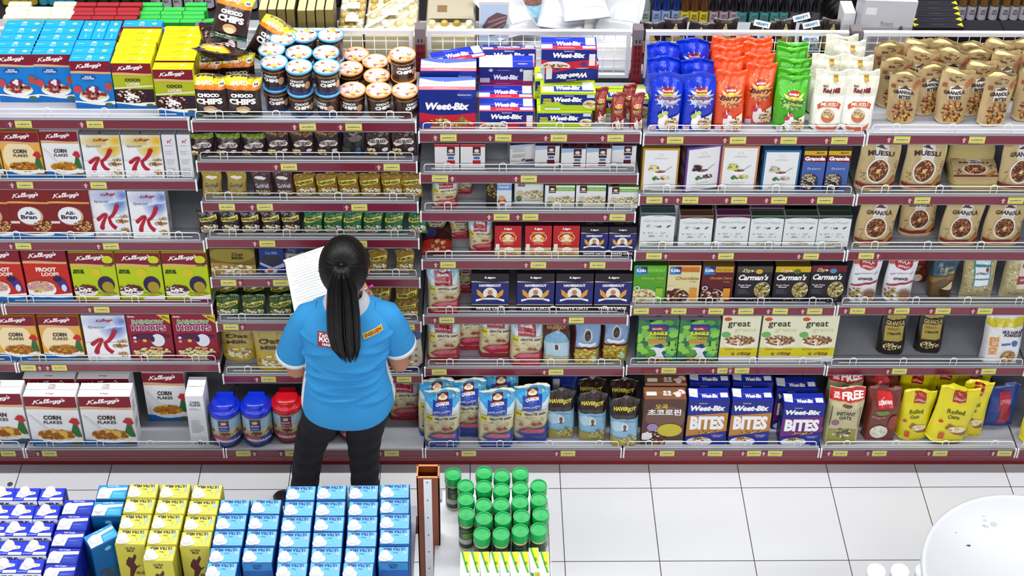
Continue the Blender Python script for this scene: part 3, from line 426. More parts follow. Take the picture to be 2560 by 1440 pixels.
dz('kolr', 'box', kolln('#5a1c22', '#c8a028', 'Chocolate Cherry', '#e8a050', CHO+['#c8a080']), '#5a1c22', .06, '#481418', '#6a5018')
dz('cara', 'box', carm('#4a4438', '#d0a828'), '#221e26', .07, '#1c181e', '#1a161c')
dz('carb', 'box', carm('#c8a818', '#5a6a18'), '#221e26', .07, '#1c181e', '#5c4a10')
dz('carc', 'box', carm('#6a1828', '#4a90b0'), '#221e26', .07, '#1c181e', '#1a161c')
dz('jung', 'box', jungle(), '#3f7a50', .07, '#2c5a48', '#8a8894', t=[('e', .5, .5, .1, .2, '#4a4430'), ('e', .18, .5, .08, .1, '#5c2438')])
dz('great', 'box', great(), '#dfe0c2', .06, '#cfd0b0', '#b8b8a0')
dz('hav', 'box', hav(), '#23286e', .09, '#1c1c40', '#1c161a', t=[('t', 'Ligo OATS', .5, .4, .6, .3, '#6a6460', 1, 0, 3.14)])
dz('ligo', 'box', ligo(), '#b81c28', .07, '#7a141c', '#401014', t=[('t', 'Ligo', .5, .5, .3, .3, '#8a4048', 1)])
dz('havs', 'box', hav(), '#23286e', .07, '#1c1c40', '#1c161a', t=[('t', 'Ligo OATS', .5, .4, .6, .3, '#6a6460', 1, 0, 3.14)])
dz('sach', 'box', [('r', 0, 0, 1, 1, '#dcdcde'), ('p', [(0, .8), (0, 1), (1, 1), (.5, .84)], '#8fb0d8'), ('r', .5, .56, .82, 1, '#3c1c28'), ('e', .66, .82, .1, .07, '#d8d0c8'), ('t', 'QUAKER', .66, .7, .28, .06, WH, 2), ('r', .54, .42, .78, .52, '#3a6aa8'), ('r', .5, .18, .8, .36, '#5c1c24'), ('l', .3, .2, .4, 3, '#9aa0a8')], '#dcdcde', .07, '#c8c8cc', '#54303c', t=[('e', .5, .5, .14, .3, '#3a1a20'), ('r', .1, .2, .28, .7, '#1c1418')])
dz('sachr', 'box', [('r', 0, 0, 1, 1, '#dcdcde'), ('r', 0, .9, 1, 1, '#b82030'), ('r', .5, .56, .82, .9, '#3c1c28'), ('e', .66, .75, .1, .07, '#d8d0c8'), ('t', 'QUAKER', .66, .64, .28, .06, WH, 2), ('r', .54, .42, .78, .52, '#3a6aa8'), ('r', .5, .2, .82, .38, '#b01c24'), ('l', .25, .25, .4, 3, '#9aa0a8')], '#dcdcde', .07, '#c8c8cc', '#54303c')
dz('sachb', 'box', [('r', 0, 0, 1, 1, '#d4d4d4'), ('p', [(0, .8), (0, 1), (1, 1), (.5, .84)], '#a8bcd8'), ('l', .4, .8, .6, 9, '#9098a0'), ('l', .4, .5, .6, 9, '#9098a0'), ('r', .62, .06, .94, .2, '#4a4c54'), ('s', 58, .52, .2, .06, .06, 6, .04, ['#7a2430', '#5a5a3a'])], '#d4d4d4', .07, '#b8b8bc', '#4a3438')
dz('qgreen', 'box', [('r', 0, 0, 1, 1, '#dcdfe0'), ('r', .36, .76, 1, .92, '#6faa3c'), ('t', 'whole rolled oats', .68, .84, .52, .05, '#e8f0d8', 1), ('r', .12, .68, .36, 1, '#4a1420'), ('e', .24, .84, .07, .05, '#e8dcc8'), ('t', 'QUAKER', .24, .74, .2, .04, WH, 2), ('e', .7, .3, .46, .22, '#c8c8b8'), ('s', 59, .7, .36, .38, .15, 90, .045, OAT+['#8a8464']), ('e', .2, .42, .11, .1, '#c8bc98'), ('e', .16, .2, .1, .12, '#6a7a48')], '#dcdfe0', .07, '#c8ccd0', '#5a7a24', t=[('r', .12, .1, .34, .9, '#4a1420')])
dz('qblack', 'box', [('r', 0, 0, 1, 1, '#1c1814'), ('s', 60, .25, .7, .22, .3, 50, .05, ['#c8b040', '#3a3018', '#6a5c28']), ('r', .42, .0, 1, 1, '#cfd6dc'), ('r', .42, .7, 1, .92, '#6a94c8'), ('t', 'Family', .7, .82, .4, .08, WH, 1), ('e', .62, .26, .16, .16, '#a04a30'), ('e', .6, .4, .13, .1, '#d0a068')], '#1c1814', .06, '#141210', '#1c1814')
# soft packs
dz('qblue', 'block', quak(1), '#c8ccb8', .085, '#2f94d0')
dz('qred', 'block', quak(0), '#b8a890', .085, '#9ab8c8')
dz('fblue', 'block', fam('#0a30c0', 'Knusper', 'Crunch', '#7a1c50', '#c8d8f4'), '#0a30c0', .075, '#0c2cac')
dz('forange', 'block', fam('#dc4a1c', 'Berry', 'Crunch', '#4a1830', '#f4b070'), '#dc4a1c', .075, '#cc3c14')
dz('fgreen', 'block', fam('#3fa018', 'Original', 'Swiss', '#24481c', '#b8e070'), '#3fa018', .075, '#2c8a10')
dz('bsmall', 'block', fam('#84281c', 'Berry', 'Crunch', '#3a1420', '#e0a070'), '#84281c', .05, '#70201c')
dz('mill', 'pouch', redmill(), '#dcdccb', .06, '#eaeade')
dz('gbite', 'open', bitesk(), '#b49c70', .06, '#a08858', m=KRAFT, lin='#e2d49a')
dz('muesk', 'pouch', muesk('MUESLI', 61), '#bda878', .05, '#a89060', m=KRAFT)
dz('grank', 'pouch', muesk('GRANOLA', 65), '#bda878', .05, '#a89060', m=KRAFT)
dz('choco', 'pillow', [('r', 0, .74, 1, 1, '#d8cc18'), ('p', [(.0, .78), (.5, .86), (1, .78), (1, .7), (0, .7)], '#e07a18'), ('t', 'BARU', .4, .84, .5, .08, '#f0ecc0', 3, .2), ('e', .86, .84, .09, .06, WH), ('t', '60', .86, .84, .12, .06, BK, 3), ('t', 'CHOCO', .5, .58, .62, .09, WH, 4), ('t', 'CHIPS', .5, .44, .74, .14, WH, 3), ('e', .5, .24, .2, .1, '#c8a070'), ('e', .5, .2, .15, .07, '#e4d0a8'), ('r', 0, .0, 1, .1, '#20503c'), ('t', 'Tinggi Vitamin', .42, .07, .6, .05, WH, 2)], '#2e1a18', .06, '#c8bc14')
dz('chocod', 'pillow', [('r', 0, .0, 1, .3, '#1f3c30'), ('t', 'Tinggi Vitamin', .4, .24, .6, .09, WH, 2), ('e', .85, .3, .13, .16, '#c02838'), ('e', .85, .3, .1, .12, WH), ('t', 'Susu', .85, .3, .14, .08, '#c02838', 3), ('s', 69, .4, .7, .4, .2, 20, .06, ['#5c3028', '#8a5a40', '#402018'])], '#261614', .06, '#3a1c18')
dz('energold', 'pillow', energ('#8a6a14', OAT+['#c8a840']), '#8a6a14', .04, '#6a5010')
dz('enerchoc', 'pillow', energ('#2a181a', OAT+['#8a5a30']), '#2a181a', .04, '#1c1012')
dz('energreen', 'pillow', energ('#1c6a3c', OAT+['#5a8a3c']), '#1c6a3c', .04, '#14502c')
dz('enerflat', 'pillow', energ('#3c5c24', OAT+['#7a8a4c']), '#3c5c24', .05, '#2a4418')
dz('koko', 'pillow', koko(1), '#2c1418', .045, '#241014')
dz('kokon', 'pillow', koko(0), '#2c1418', .045, '#241014')
dz('kokoback', 'pillow', [('e', .6, .7, .3, .1, '#6a5a5c'), ('r', .05, .14, .42, .38, '#3a4a30'), ('e', .76, .24, .12, .16, '#2a5a8c')], '#1c1216', .045, '#1c1014')
dz('gowg', 'pillow', gowell('#a89030'), '#a89030', .04, '#8a7420')
dz('gowb', 'pillow', gowell('#4a2c2c'), '#4a2c2c', .04, '#3a2020')
dz('oatm', 'pouch', pouch3('#b8a458', '#c8a820', 'Oat', '#4a3820', OAT, 'Milk'), '#b8a458', .07, '#8a7430')
dz('oatbox', 'box', [('r', 0, 0, 1, 1, '#6a5c24'), ('t', 'Oat\nMilk', .28, .76, .26, .24, '#c8b848', 2), ('t', 'Oat\nMilk', .7, .72, .26, .26, '#2c2410', 2), ('e', .5, .78, .5, .3, '#8a7a2c'), ('t', 'Oat\nMilk', .62, .72, .28, .26, '#2c2410', 2), ('p', wave(.42, .04, 1, 0), '#a8803a'), ('s', 70, .5, .2, .48, .18, 60, .05, OAT)], '#6a5c24', .07, '#4a3c18', '#5a4a1c')
dz('oatblue', 'box', [('r', 0, 0, 1, 1, '#1c2c74'), ('t', 'Oat Milk', .5, .84, .5, .12, '#7a8cc8', 1), ('e', .5, .56, .4, .2, '#2c2a38'), ('p', [(0, .5), (.5, .28), (1, .46), (1, .3), (.5, .2), (0, .4)], '#a8b4d0'), ('e', .42, .14, .26, .12, '#c8c0c4'), ('e', .4, .16, .12, .08, '#a03c38')], '#1c2c74', .07, '#141c50', '#141c50')
dz('cran', 'pouch', [('r', 0, .7, 1, 1, '#2a3c7a'), ('r', 0, .0, 1, .1, '#2a2c5c'), ('s', 71, .5, .4, .4, .28, 50, .05, OAT+['#5a1c28', '#8a2c3c']), ('l', .5, .84, .5, 3, '#8a9ac8')], '#b8b0a0', .07, '#24346c')
dz('haverj', 'block', [('r', 0, .62, 1, 1, '#2c1c18'), ('t', 'HAVERJOY', .5, .8, .8, .09, '#c8c040', 3), ('r', .0, 0, 1, .62, '#86b8d4'), ('e', .3, .46, .3, .12, '#b8d8e8'), ('e', .5, .42, .13, .1, '#e4e8ea'), ('e', .5, .43, .06, .06, '#6a4a3c'), ('p', [(.42, .33), (.5, .39), (.58, .33)], '#2c2430'), ('t', 'HAVERMOUT', .6, .57, .56, .04, '#3a6a94', 0), ('p', wave(.2, .03, 2, 0), '#a89a48'), ('s', 72, .65, .14, .3, .1, 40, .05, ['#c8b860', '#8a7c30', '#d8d090'])], '#2c1c18', .07, '#2c1c18')
dz('haverb', 'block', [('r', 0, .7, 1, 1, '#4c241c'), ('t', 'HAVERJOY', .5, .8, .7, .08, '#c88a50', 2), ('e', .5, .5, .44, .26, '#7ab0d0'), ('r', .04, 0, .96, .5, '#a8c8d8'), ('e', .5, .4, .12, .09, '#dde4e8'), ('e', .5, .4, .07, .07, '#4a3028'), ('p', wave(.2, .02, 2, 0), '#b8b080')], '#4c241c', .07, '#40201a')
dz('havmout', 'block', [('r', .08, .4, 1, 1, '#7a9cc0'), ('t', 'HAVERMOUT', .6, .92, .6, .06, '#dfe8f0', 1), ('e', .5, .66, .17, .14, '#c8c8cc'), ('e', .5, .66, .12, .12, '#3a2420'), ('p', [(.16, .46), (.3, .42), (.7, .42), (.84, .46), (.8, .52), (.66, .49), (.34, .49), (.2, .52)], '#dfe4ec'), ('r', .08, 0, 1, .36, '#a08c28'), ('s', 73, .5, .2, .42, .18, 70, .06, ['#c8a828', '#7a6418', '#d8c860', '#a88820']), ('e', .8, .14, .1, .07, '#a8d0c0')], '#6a2c20', .06, '#5a241c')
dz('bluesack', 'pillow', [('r', .06, .1, .24, .8, '#b8b8bc'), ('l', .55, .7, .5, 20, '#5a78c0')], '#1a2c7c', .05, '#14205c')
dz('snack', 'pillow', [('r', 0, 0, 1, .4, '#a02418'), ('e', .3, .66, .2, .2, '#3a3c70'), ('s', 74, .6, .24, .3, .14, 16, .08, ['#c88a50', '#e0b880', '#8a3020'])], '#3c1c1c', .04, '#2c1414')
dz('free', 'block', [('r', 0, .8, 1, 1, '#c41c20'), ('t', 'FREE', .64, .88, .6, .11, WH, 2), ('t', '20%\n200g', .2, .88, .18, .1, WH, 2), ('r', 0, 0, 1, .79, '#b8b088'), ('e', .5, .74, .14, .03, '#6a4428'), ('t', 'INSTANT', .5, .6, .52, .07, '#2c3424', 2), ('t', 'OATS', .5, .52, .34, .06, '#2c3424', 2), ('e', .25, .43, .11, .055, '#8a5a78'), ('r', .1, .05, .88, .3, '#8a8c2c'), ('s', 75, .5, .22, .26, .08, 40, .05, ['#5c4430', '#a89068', '#e0dcc8', '#6a8a3c']), ('r', .08, .36, .1, .72, '#4a4a38'), ('r', .88, .36, .9, .72, '#4a4a38')], '#b8b088', .075, '#c41c20')
dz('lowb', 'block', [('r', .26, .7, .72, .94, '#c01c24'), ('t', 'LOWAN', .49, .78, .4, .06, WH, 2), ('e', .44, .6, .2, .05, '#6a8a2c'), ('t', 'Organic', .34, .5, .4, .05, '#c89880', 1), ('e', .42, .2, .26, .14, '#dcd6c8'), ('s', 76, .42, .2, .22, .11, 24, .05, ['#ece8dc', '#c8c0a8']), ('e', .8, .4, .16, .14, '#8c3420')], '#6a2c22', .08, '#84483a')
dz('lowy', 'pouch', [('r', .32, .76, .66, .98, '#a01418'), ('t', 'LOWAN', .49, .82, .28, .045, '#e8c8b8', 2), ('t', 'Rolled', .46, .6, .42, .08, '#3c3414', 1), ('t', 'Oats', .44, .5, .28, .07, '#3c3414', 1), ('p', [(.3, .3), (.4, .38), (.86, .24), (.9, .16), (.6, .18)], '#8a5c28'), ('e', .62, .28, .22, .055, '#dcd4a8'), ('s', 77, .62, .28, .18, .04, 30, .03, OAT), ('e', .16, .42, .06, .025, '#c03020'), ('r', .2, .1, .34, .22, '#c04a20'), ('t', 'ROLLED OATS', .6, .05, .4, .03, '#8a2018', 1)], '#d4c810', .085, '#c0b40c')
dz('lowblue', 'pillow', [('r', .45, .1, .8, .5, '#a01c34'), ('r', .35, .5, .7, .9, '#a01c34'), ('t', 'LOWAN', .54, .7, .3, .1, '#d88a90', 2)], '#1c3a84', .06, '#182c68')
dz('hola', 'pouch', [('r', 0, .82, 1, 1, '#b85a30'), ('p', [(0, .82), (.4, .78), (1, .92), (1, .5), (0, .5)], '#dfe0e8'), ('r', 0, .36, 1, .8, '#dfe0e8'), ('e', .5, .84, .32, .12, '#b01c28'), ('t', 'HOLA!', .5, .88, .42, .075, WH, 1), ('t', 'GRANOLA', .5, .79, .42, .05, WH, 1), ('t', 'apple cinnamon raisin', .5, .64, .8, .045, '#6a3038', 0, 0, .12), ('t', 'crunch', .5, .53, .5, .07, '#4a1c30', 2), ('p', [(.05, .36), (.95, .44), (.95, .48), (.05, .4)], '#a01c28'), ('s', 78, .25, .2, .22, .14, 40, .05, ['#8a9a3c', '#c8a030', '#5c1c1c', '#7a3a20']), ('e', .7, .18, .24, .14, '#a08060'), ('e', .7, .2, .18, .09, '#7a5030')], '#dfe0e8', .06, '#c06a3c')
dz('orgb', 'block', [('r', 0, .6, 1, 1, '#2c4c64'), ('t', 'Organic\nOatmeal', .55, .76, .6, .16, '#a89858', 1, 0, .2), ('p', [(0, .4), (.5, .56), (1, .5), (1, .7), (.4, .62), (0, .55)], '#8a6428'), ('p', [(.5, .28), (.9, .48), (.9, .3), (.8, .24)], '#c8c08c'), ('p', [(.4, .24), (.9, .26), (.8, .08), (.5, .06)], '#3a2014')], '#5c4420', .06, '#2c4c64')
dz('clear', 'pillow', [('s', 79, .5, .5, .46, .46, 160, .03, OAT), ('r', .26, .36, .78, 1, '#2f8a8a'), ('r', .3, .38, .74, .98, '#dfe4ec'), ('t', 'HAVERMOUT', .52, .66, .4, .05, '#2c5c74', 2), ('r', .3, .78, .74, .83, '#2f8a8a'), ('r', .3, .52, .74, .55, '#2f8a8a'), ('e', .66, .74, .05, .04, '#9c2030')], '#b0a678', .07, '#c8c0a0')
dz('clearr', 'pillow', [('s', 80, .5, .5, .46, .46, 160, .03, OAT), ('r', .4, .3, 1, .92, '#d8c8b8'), ('r', .4, .42, 1, .6, '#8c1c2c'), ('t', 'HAVERMOUT', .72, .52, .5, .06, '#e8d0c0', 2), ('e', .7, .8, .25, .08, '#b05040')], '#b8ae80', .08, '#c8c0a0')
dz('grand', 'pouch', [('r', .16, .8, .84, .97, '#b09a3c'), ('t', 'GRANOLA', .5, .72, .66, .1, '#b8a860', 2), ('r', .16, .34, .84, .66, '#a8943c'), ('t', 'COMMANDER', .5, .5, .5, .05, '#2c2410', 2), ('l', .5, .6, .5, 2, '#4a3c14'), ('s', 81, .5, .22, .34, .08, 60, .035, ['#d8c88c', '#a89050', '#efe6b8'])], '#1e1812', .07, '#120e0c')
dz('monst', 'block', [('r', 0, .84, 1, 1, '#e4e4e4'), ('r', 0, .74, 1, .86, '#d0c018'), ('r', 0, 0, 1, .74, '#dfe0e2'), ('t', 'MONSTER', .22, .38, .62, .15, '#d89430', 3, 0, 1.5708), ('t', 'MULTIGRAIN\nPORRIDGE', .68, .62, .56, .14, '#3c2c48', 3), ('r', .42, .38, .66, .42, '#3c64b0'), ('e', .76, .42, .08, .06, '#3c64b0'), ('e', .66, .14, .2, .13, '#a8844c'), ('s', 82, .66, .14, .17, .1, 30, .04, TAN)], '#dfe0e2', .075, '#e4e4e4')
dz('whitebag', 'pillow', [('l', .5, .8, .6, 6, '#d0d4d8'), ('r', .4, .2, .9, .5, '#e0e4e8')], '#b6bac0', .07, '#b0b4ba')
dz('picbag', 'pillow', [('r', 0, 0, 1, .55, '#7ab4d0'), ('e', .5, .55, .3, .2, '#6a4030'), ('e', .4, .6, .16, .12, '#e0d8c0')], '#b8bcc4', .06, '#b8bcc4')
dz('plainw', 'box', [('r', 0, 0, 1, 1, '#a8a9b0'), ('r', .06, .8, .26, .9, '#c8c8cc'), ('t', 'Moments', .5, .68, .24, .08, '#7a7a82', 0), ('l', .5, .5, .5, 9, '#8c8c94'), ('e', .78, .6, .04, .06, '#5a5a62')], '#a8a9b0', .10, '#a0a0a8', '#eef0f2')
dz('picbox', 'box', [('r', 0, 0, 1, 1, '#b8b4b0'), ('r', .05, .04, .95, .96, '#9aacc4'), ('p', [(.1, .62), (.3, .76), (.6, .84), (.95, .8), (.9, .66), (.6, .5), (.35, .48)], '#5c4448'), ('p', [(.25, .62), (.9, .74), (.9, .72), (.28, .58)], '#8a7274'), ('p', [(.4, .56), (.88, .68), (.86, .65), (.42, .53)], '#8a7274'), ('p', [(.3, .7), (.9, .79), (.9, .77), (.3, .68)], '#8a7274'), ('r', .5, .3, .95, .4, '#c8ccd4'), ('r', .1, .06, .4, .3, '#4a5468')], '#b8b4b0', .04, '#b0aca8', '#c8c4c0')
# ------------------------------------------------------------------ floor
def floor_mat():
    M = mat('white_floor_tiles', .22, spec=.5, col='#dcdfe3', noise=.03, nscale=3); nt = M.node_tree; b = nt.nodes['Principled BSDF']
    src = b.inputs['Base Color'].links[0].from_socket; tc = nt.nodes.new('ShaderNodeTexCoord'); mp = nt.nodes.new('ShaderNodeMapping'); mp.vector_type = 'TEXTURE'
    mp.inputs['Location'].default_value = (.61865, -.09878, 0); mp.inputs['Rotation'].default_value = (0, 0, .0036757); mp.inputs['Scale'].default_value = (.41092, .41092, 1)
    nt.links.new(tc.outputs['Object'], mp.inputs['Vector']); sp = nt.nodes.new('ShaderNodeSeparateXYZ'); nt.links.new(mp.outputs[0], sp.inputs[0]); outs = []
    for a in (0, 1):
        x = nt.nodes.new('ShaderNodeMath'); x.operation = 'PINGPONG'; x.inputs[1].default_value = .5; nt.links.new(sp.outputs[a], x.inputs[0])
        y = nt.nodes.new('ShaderNodeMath'); y.operation = 'LESS_THAN'; y.inputs[1].default_value = .0045; nt.links.new(x.outputs[0], y.inputs[0]); outs.append(y)
    mx = nt.nodes.new('ShaderNodeMath'); mx.operation = 'MAXIMUM'; nt.links.new(outs[0].outputs[0], mx.inputs[0]); nt.links.new(outs[1].outputs[0], mx.inputs[1])
    mi = nt.nodes.new('ShaderNodeMix'); mi.data_type = 'RGBA'; nt.links.new(mx.outputs[0], mi.inputs[0]); nt.links.new(src, mi.inputs[6]); mi.inputs[7].default_value = lin('#3a3436')
    nt.links.new(mi.outputs[2], b.inputs['Base Color']); return M
struct(cube('floor', (-7, -8, -.05), (8, 6.5, 0), floor_mat()))
for nm, a, b in (('wall_back', (-7, 6.5, 0), (8, 6.6, 6)), ('wall_left', (-7.1, -8, 0), (-7, 6.5, 6)), ('wall_right', (8, -8, 0), (8.1, 6.5, 6)), ('wall_front', (-7, -8.1, 0), (8, -8, 6))): struct(cube(nm, a, b, mat('painted_wall', .7, col='#b8b9bc')))
# ------------------------------------------------------------------ shelving bays
YF, YB = .127, .49
BX = [-2.7, -1.8, -.9, 0, .9, 1.8, 2.7]      # left edge of each bay
ROWS = {0: [297, 450, 603, 762, 908], 1: [297, 450, 603, 762, 908], 2: [303.5, 404, 505, 596.5, 695, 806, 937], 3: [331, 433.6, 529.7, 650, 788.7, 918.7],
        4: [337, 487.5, 628, 766, 915], 5: [336, 488, 627.5, 765.5, 917], 6: [336, 488, 627.5, 765.5, 917]}
ZS = {b: [at(BX[b]*600+1200, y, Y=YF).z for y in r]+[.15] for b, r in ROWS.items()}
def front_y(b, s): return 0 if s == len(ZS[b])-1 else YF
TAGS = {1: [[58, 237], [62, 246], [58, 277], [254], [70, 148], [123]],
        2: [[769, 884], [722, 979], [567, 662, 898], [668, 898], [571, 702], [577, 1018], [671, 1010], [608, 731, 979]],
        3: [[1121, 1258, 1397, 1539], [1100, 1322], [1254, 1326, 1544], [1120, 1346, 1494], [1117, 1441], [1098, 1390], [1172, 1420]],
        4: [[1688, 1845, 1972, 2099], [1636, 1726, 1848, 1948, 2063], [1635, 1815, 2028], [1601, 1697, 1790, 1865, 1951, 2037], [1672, 1812, 1855], [1668, 1788, 1886, 1938]],
        5: [[2255, 2443], [2306, 2540], [2166], [2144, 2255, 2358, 2463], [2249, 2472], [2101, 2199, 2351, 2512]], 0: [[], [], [], [], [], [20]], 6: [[], [], [], [], [], []]}
PRICES = ['12,600/PCS', '31,800/PCS', '108,100/PCS', '8,500/PCS', '72,900/PCS', '42,900/PCS']
TAGM = []
for pr in PRICES:
    k = MB(); k.box(-.033, -.0012, -.017, .033, 0, .017, '#d0c85a')
    put_art(k, [('r', .03, .28, .97, .8, '#d8d68c'), ('t', pr, .5, .5, .74, .22, '#3a3420', 2), ('l', .5, .16, .8, 1, '#8a8430'), ('l', .5, .88, .8, 1, '#a8a040')], lambda u, v, o: ((u-.5)*.066, -.0012-o, (v-.5)*.034), .066, .034); TAGM.append(k.mesh('price_tag', CARD))
k = MB(); k.box(-.013, -.001, -.017, .013, 0, .017, '#6a2030')
put_art(k, [('r', 0, 0, 1, 1, '#a86a7c'), ('r', .05, .04, .95, .96, '#6a2030'), ('p', [(.5, .9), (.12, .5), (.32, .5), (.32, .12), (.68, .12), (.68, .5), (.88, .5)], '#d8a0a0')], lambda u, v, o: ((u-.5)*.026, -.001-o, (v-.5)*.034), .026, .034); ARR = k.mesh('arrow_label', CARD)
def guard_mesh(W, h=.043, loops=4, lh=.05):
    k = MB(); r = .0019; x0, x1 = .022, W-.022; c = .012
    k.tube([(x0, 0, 0), (x0, 0, h-c), (x0+.003, 0, h-.003), (x0+c, 0, h), (x1-c, 0, h), (x1-.003, 0, h-.003), (x1, 0, h-c), (x1, 0, 0)], r, WH); k.tube([(x0+.03, 0, h*.5), (x1-.03, 0, h*.5)], r*.9, WH); k.tube([(x0, 0, .004), (x1, 0, .004)], r, WH)
    for i in range(loops):
        cx = W*(.13+.25*i); k.tube([(cx-.014, 0, 0), (cx-.014, 0, lh-.012), (cx-.009, 0, lh-.003), (cx, 0, lh), (cx+.009, 0, lh-.003), (cx+.014, 0, lh-.012), (cx+.014, 0, 0)], r, WH)
    return k.mesh('wire_guard', WIRE)
GUARD = guard_mesh(.9)
def rail_mesh(W):
    k = MB(); k.box(.008, -.004, -.042, W-.008, .004, 0, WH); return k.mesh('price_rail', RAIL)
RAILM = rail_mesh(.9)
k = MB()
for zz in (0, -.044): k.box(.004, -.006, zz-.001, .896, .003, zz+.002, '#74767e')
for xx in (.004, .892): k.box(xx-.002, -.0065, -.05, xx+.004, .004, .004, '#e8eaec')
LIP = k.mesh('rail_edging', MATT)
BAYN = ['edge bay', 'leftmost bay', 'second bay', 'middle bay', 'fourth bay', 'rightmost bay', 'last bay']
BAYL = ['white and maroon shelving bay cut off at far left edge', 'shelving bay full of maroon-banded cereal boxes', 'shelving bay behind the person in the light blue shirt', 'shelving bay with dark blue oat cartons mid-height', 'shelving bay with the row of white muesli boxes', 'shelving bay with kraft paper muesli pouches', 'shelving bay cut off at far right edge']
def post_mesh():
    k = MB(); k.box(-.02, 0, 0, .02, .05, 2.07, '#7d1420'); k.box(-.021, -.001, 2.0, .021, .051, 2.075, '#6c6468')
    for i in range(6):
        for dx in (-.008, .006): k.box(dx-.002, -.0015, 1.86+i*.03, dx+.003, .001, 1.877+i*.03, '#22100f')
    return k.mesh('upright_post', MATT)
POST = post_mesh()
def mesh_panel():
    k = MB(); W = .9; z0, z1 = 1.845, 2.05; x0, x1 = .03, W-.03
    for a in ((x0, z0, x0+.016, z1), (x1-.016, z0, x1, z1), (x0, z1-.004, x1, z1+.014), (x0, z0-.01, x1, z0+.006)): k.box(a[0], -.008, a[1], a[2], .012, a[3], '#c8cace')
    n = 17
    for i in range(1, n): x = x0+.016+(x1-x0-.032)*i/n; k.tube([(x, 0, z0), (x, 0, z1)], .0016, WH, 5)
    for i in range(1, 5): z = z0+(z1-z0)*i/5; k.tube([(x0, 0, z), (x1, 0, z)], .0016, WH, 5)
    return k.mesh('wire_mesh_panel', MATT)
MESHP = mesh_panel()
R0 = random.Random(5)
for b, x0 in enumerate(BX):
    root = obj('shelving_bay', None); root.location = (x0, 0, 0); tag(root, BAYL[b], 'shelf', 'shelving bays')
    obj('upright_post', POST, root, (0, .5, 0)); obj('wire_mesh_panel', MESHP, root, (0, .512, 0))
    if b == 6: obj('upright_post', POST, root, (.9, .5, 0))
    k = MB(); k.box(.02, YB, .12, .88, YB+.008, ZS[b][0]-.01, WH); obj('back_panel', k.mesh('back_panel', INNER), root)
    k = MB(); k.box(.0, .045, 0, .9, .06, .108, WH); obj('kick_plate', k.mesh('kick_plate', REDP), root)
    for s, z in enumerate(ZS[b]):
        deck = s == len(ZS[b])-1; fy = front_y(b, s); k = MB()
        k.box(.004, fy+.002, z-.022, .896, YB-.001, z-.001, '#e8eaee')
        if not deck:      # tapered side brackets
            for xx in (.006, .89):
                n = [(xx, fy+.03, z-.022), (xx, YB, z-.022), (xx, YB, z-.075), (xx+.004, fy+.03, z-.022), (xx+.004, YB, z-.022), (xx+.004, YB, z-.075)]; k.add(n, [(0, 1, 2), (3, 5, 4), (0, 2, 5, 3)], '#c8cace')
        sh = obj('base_deck' if deck else 'shelf', k.mesh('shelf', STEEL), root)
        if deck: k = MB(); k.box(0, .008, z-.085, .9, .03, z-.024, WH); obj('base_front', k.mesh('base_front', REDP), root)
        obj('price_rail', RAILM, sh, (0, fy, z-.002)); obj('rail_edging', LIP, sh, (0, fy, z-.002))
        if not (b == 2 and deck): obj('wire_guard', GUARD, sh, (0, fy+.005, z))
        for i, tx in enumerate(TAGS[b][s]):
            py = px((x0+.45, fy, z-.022))[1]; P = at(tx, py, Y=fy-.006)
            X = min(max(P.x-x0, .05), .85)
            obj('price_tag', TAGM[(b*7+s*3+i) % 6], sh, (X, fy-.0055, z-.0225), (0, R0.uniform(-.02, .02), 0))
            if (b, s, i) not in ((2, 2, 0), (3, 5, 0), (4, 3, 0)): obj('arrow_label', ARR, sh, (X-.052 if X > .09 else X+.05, fy-.0055, z-.0225))
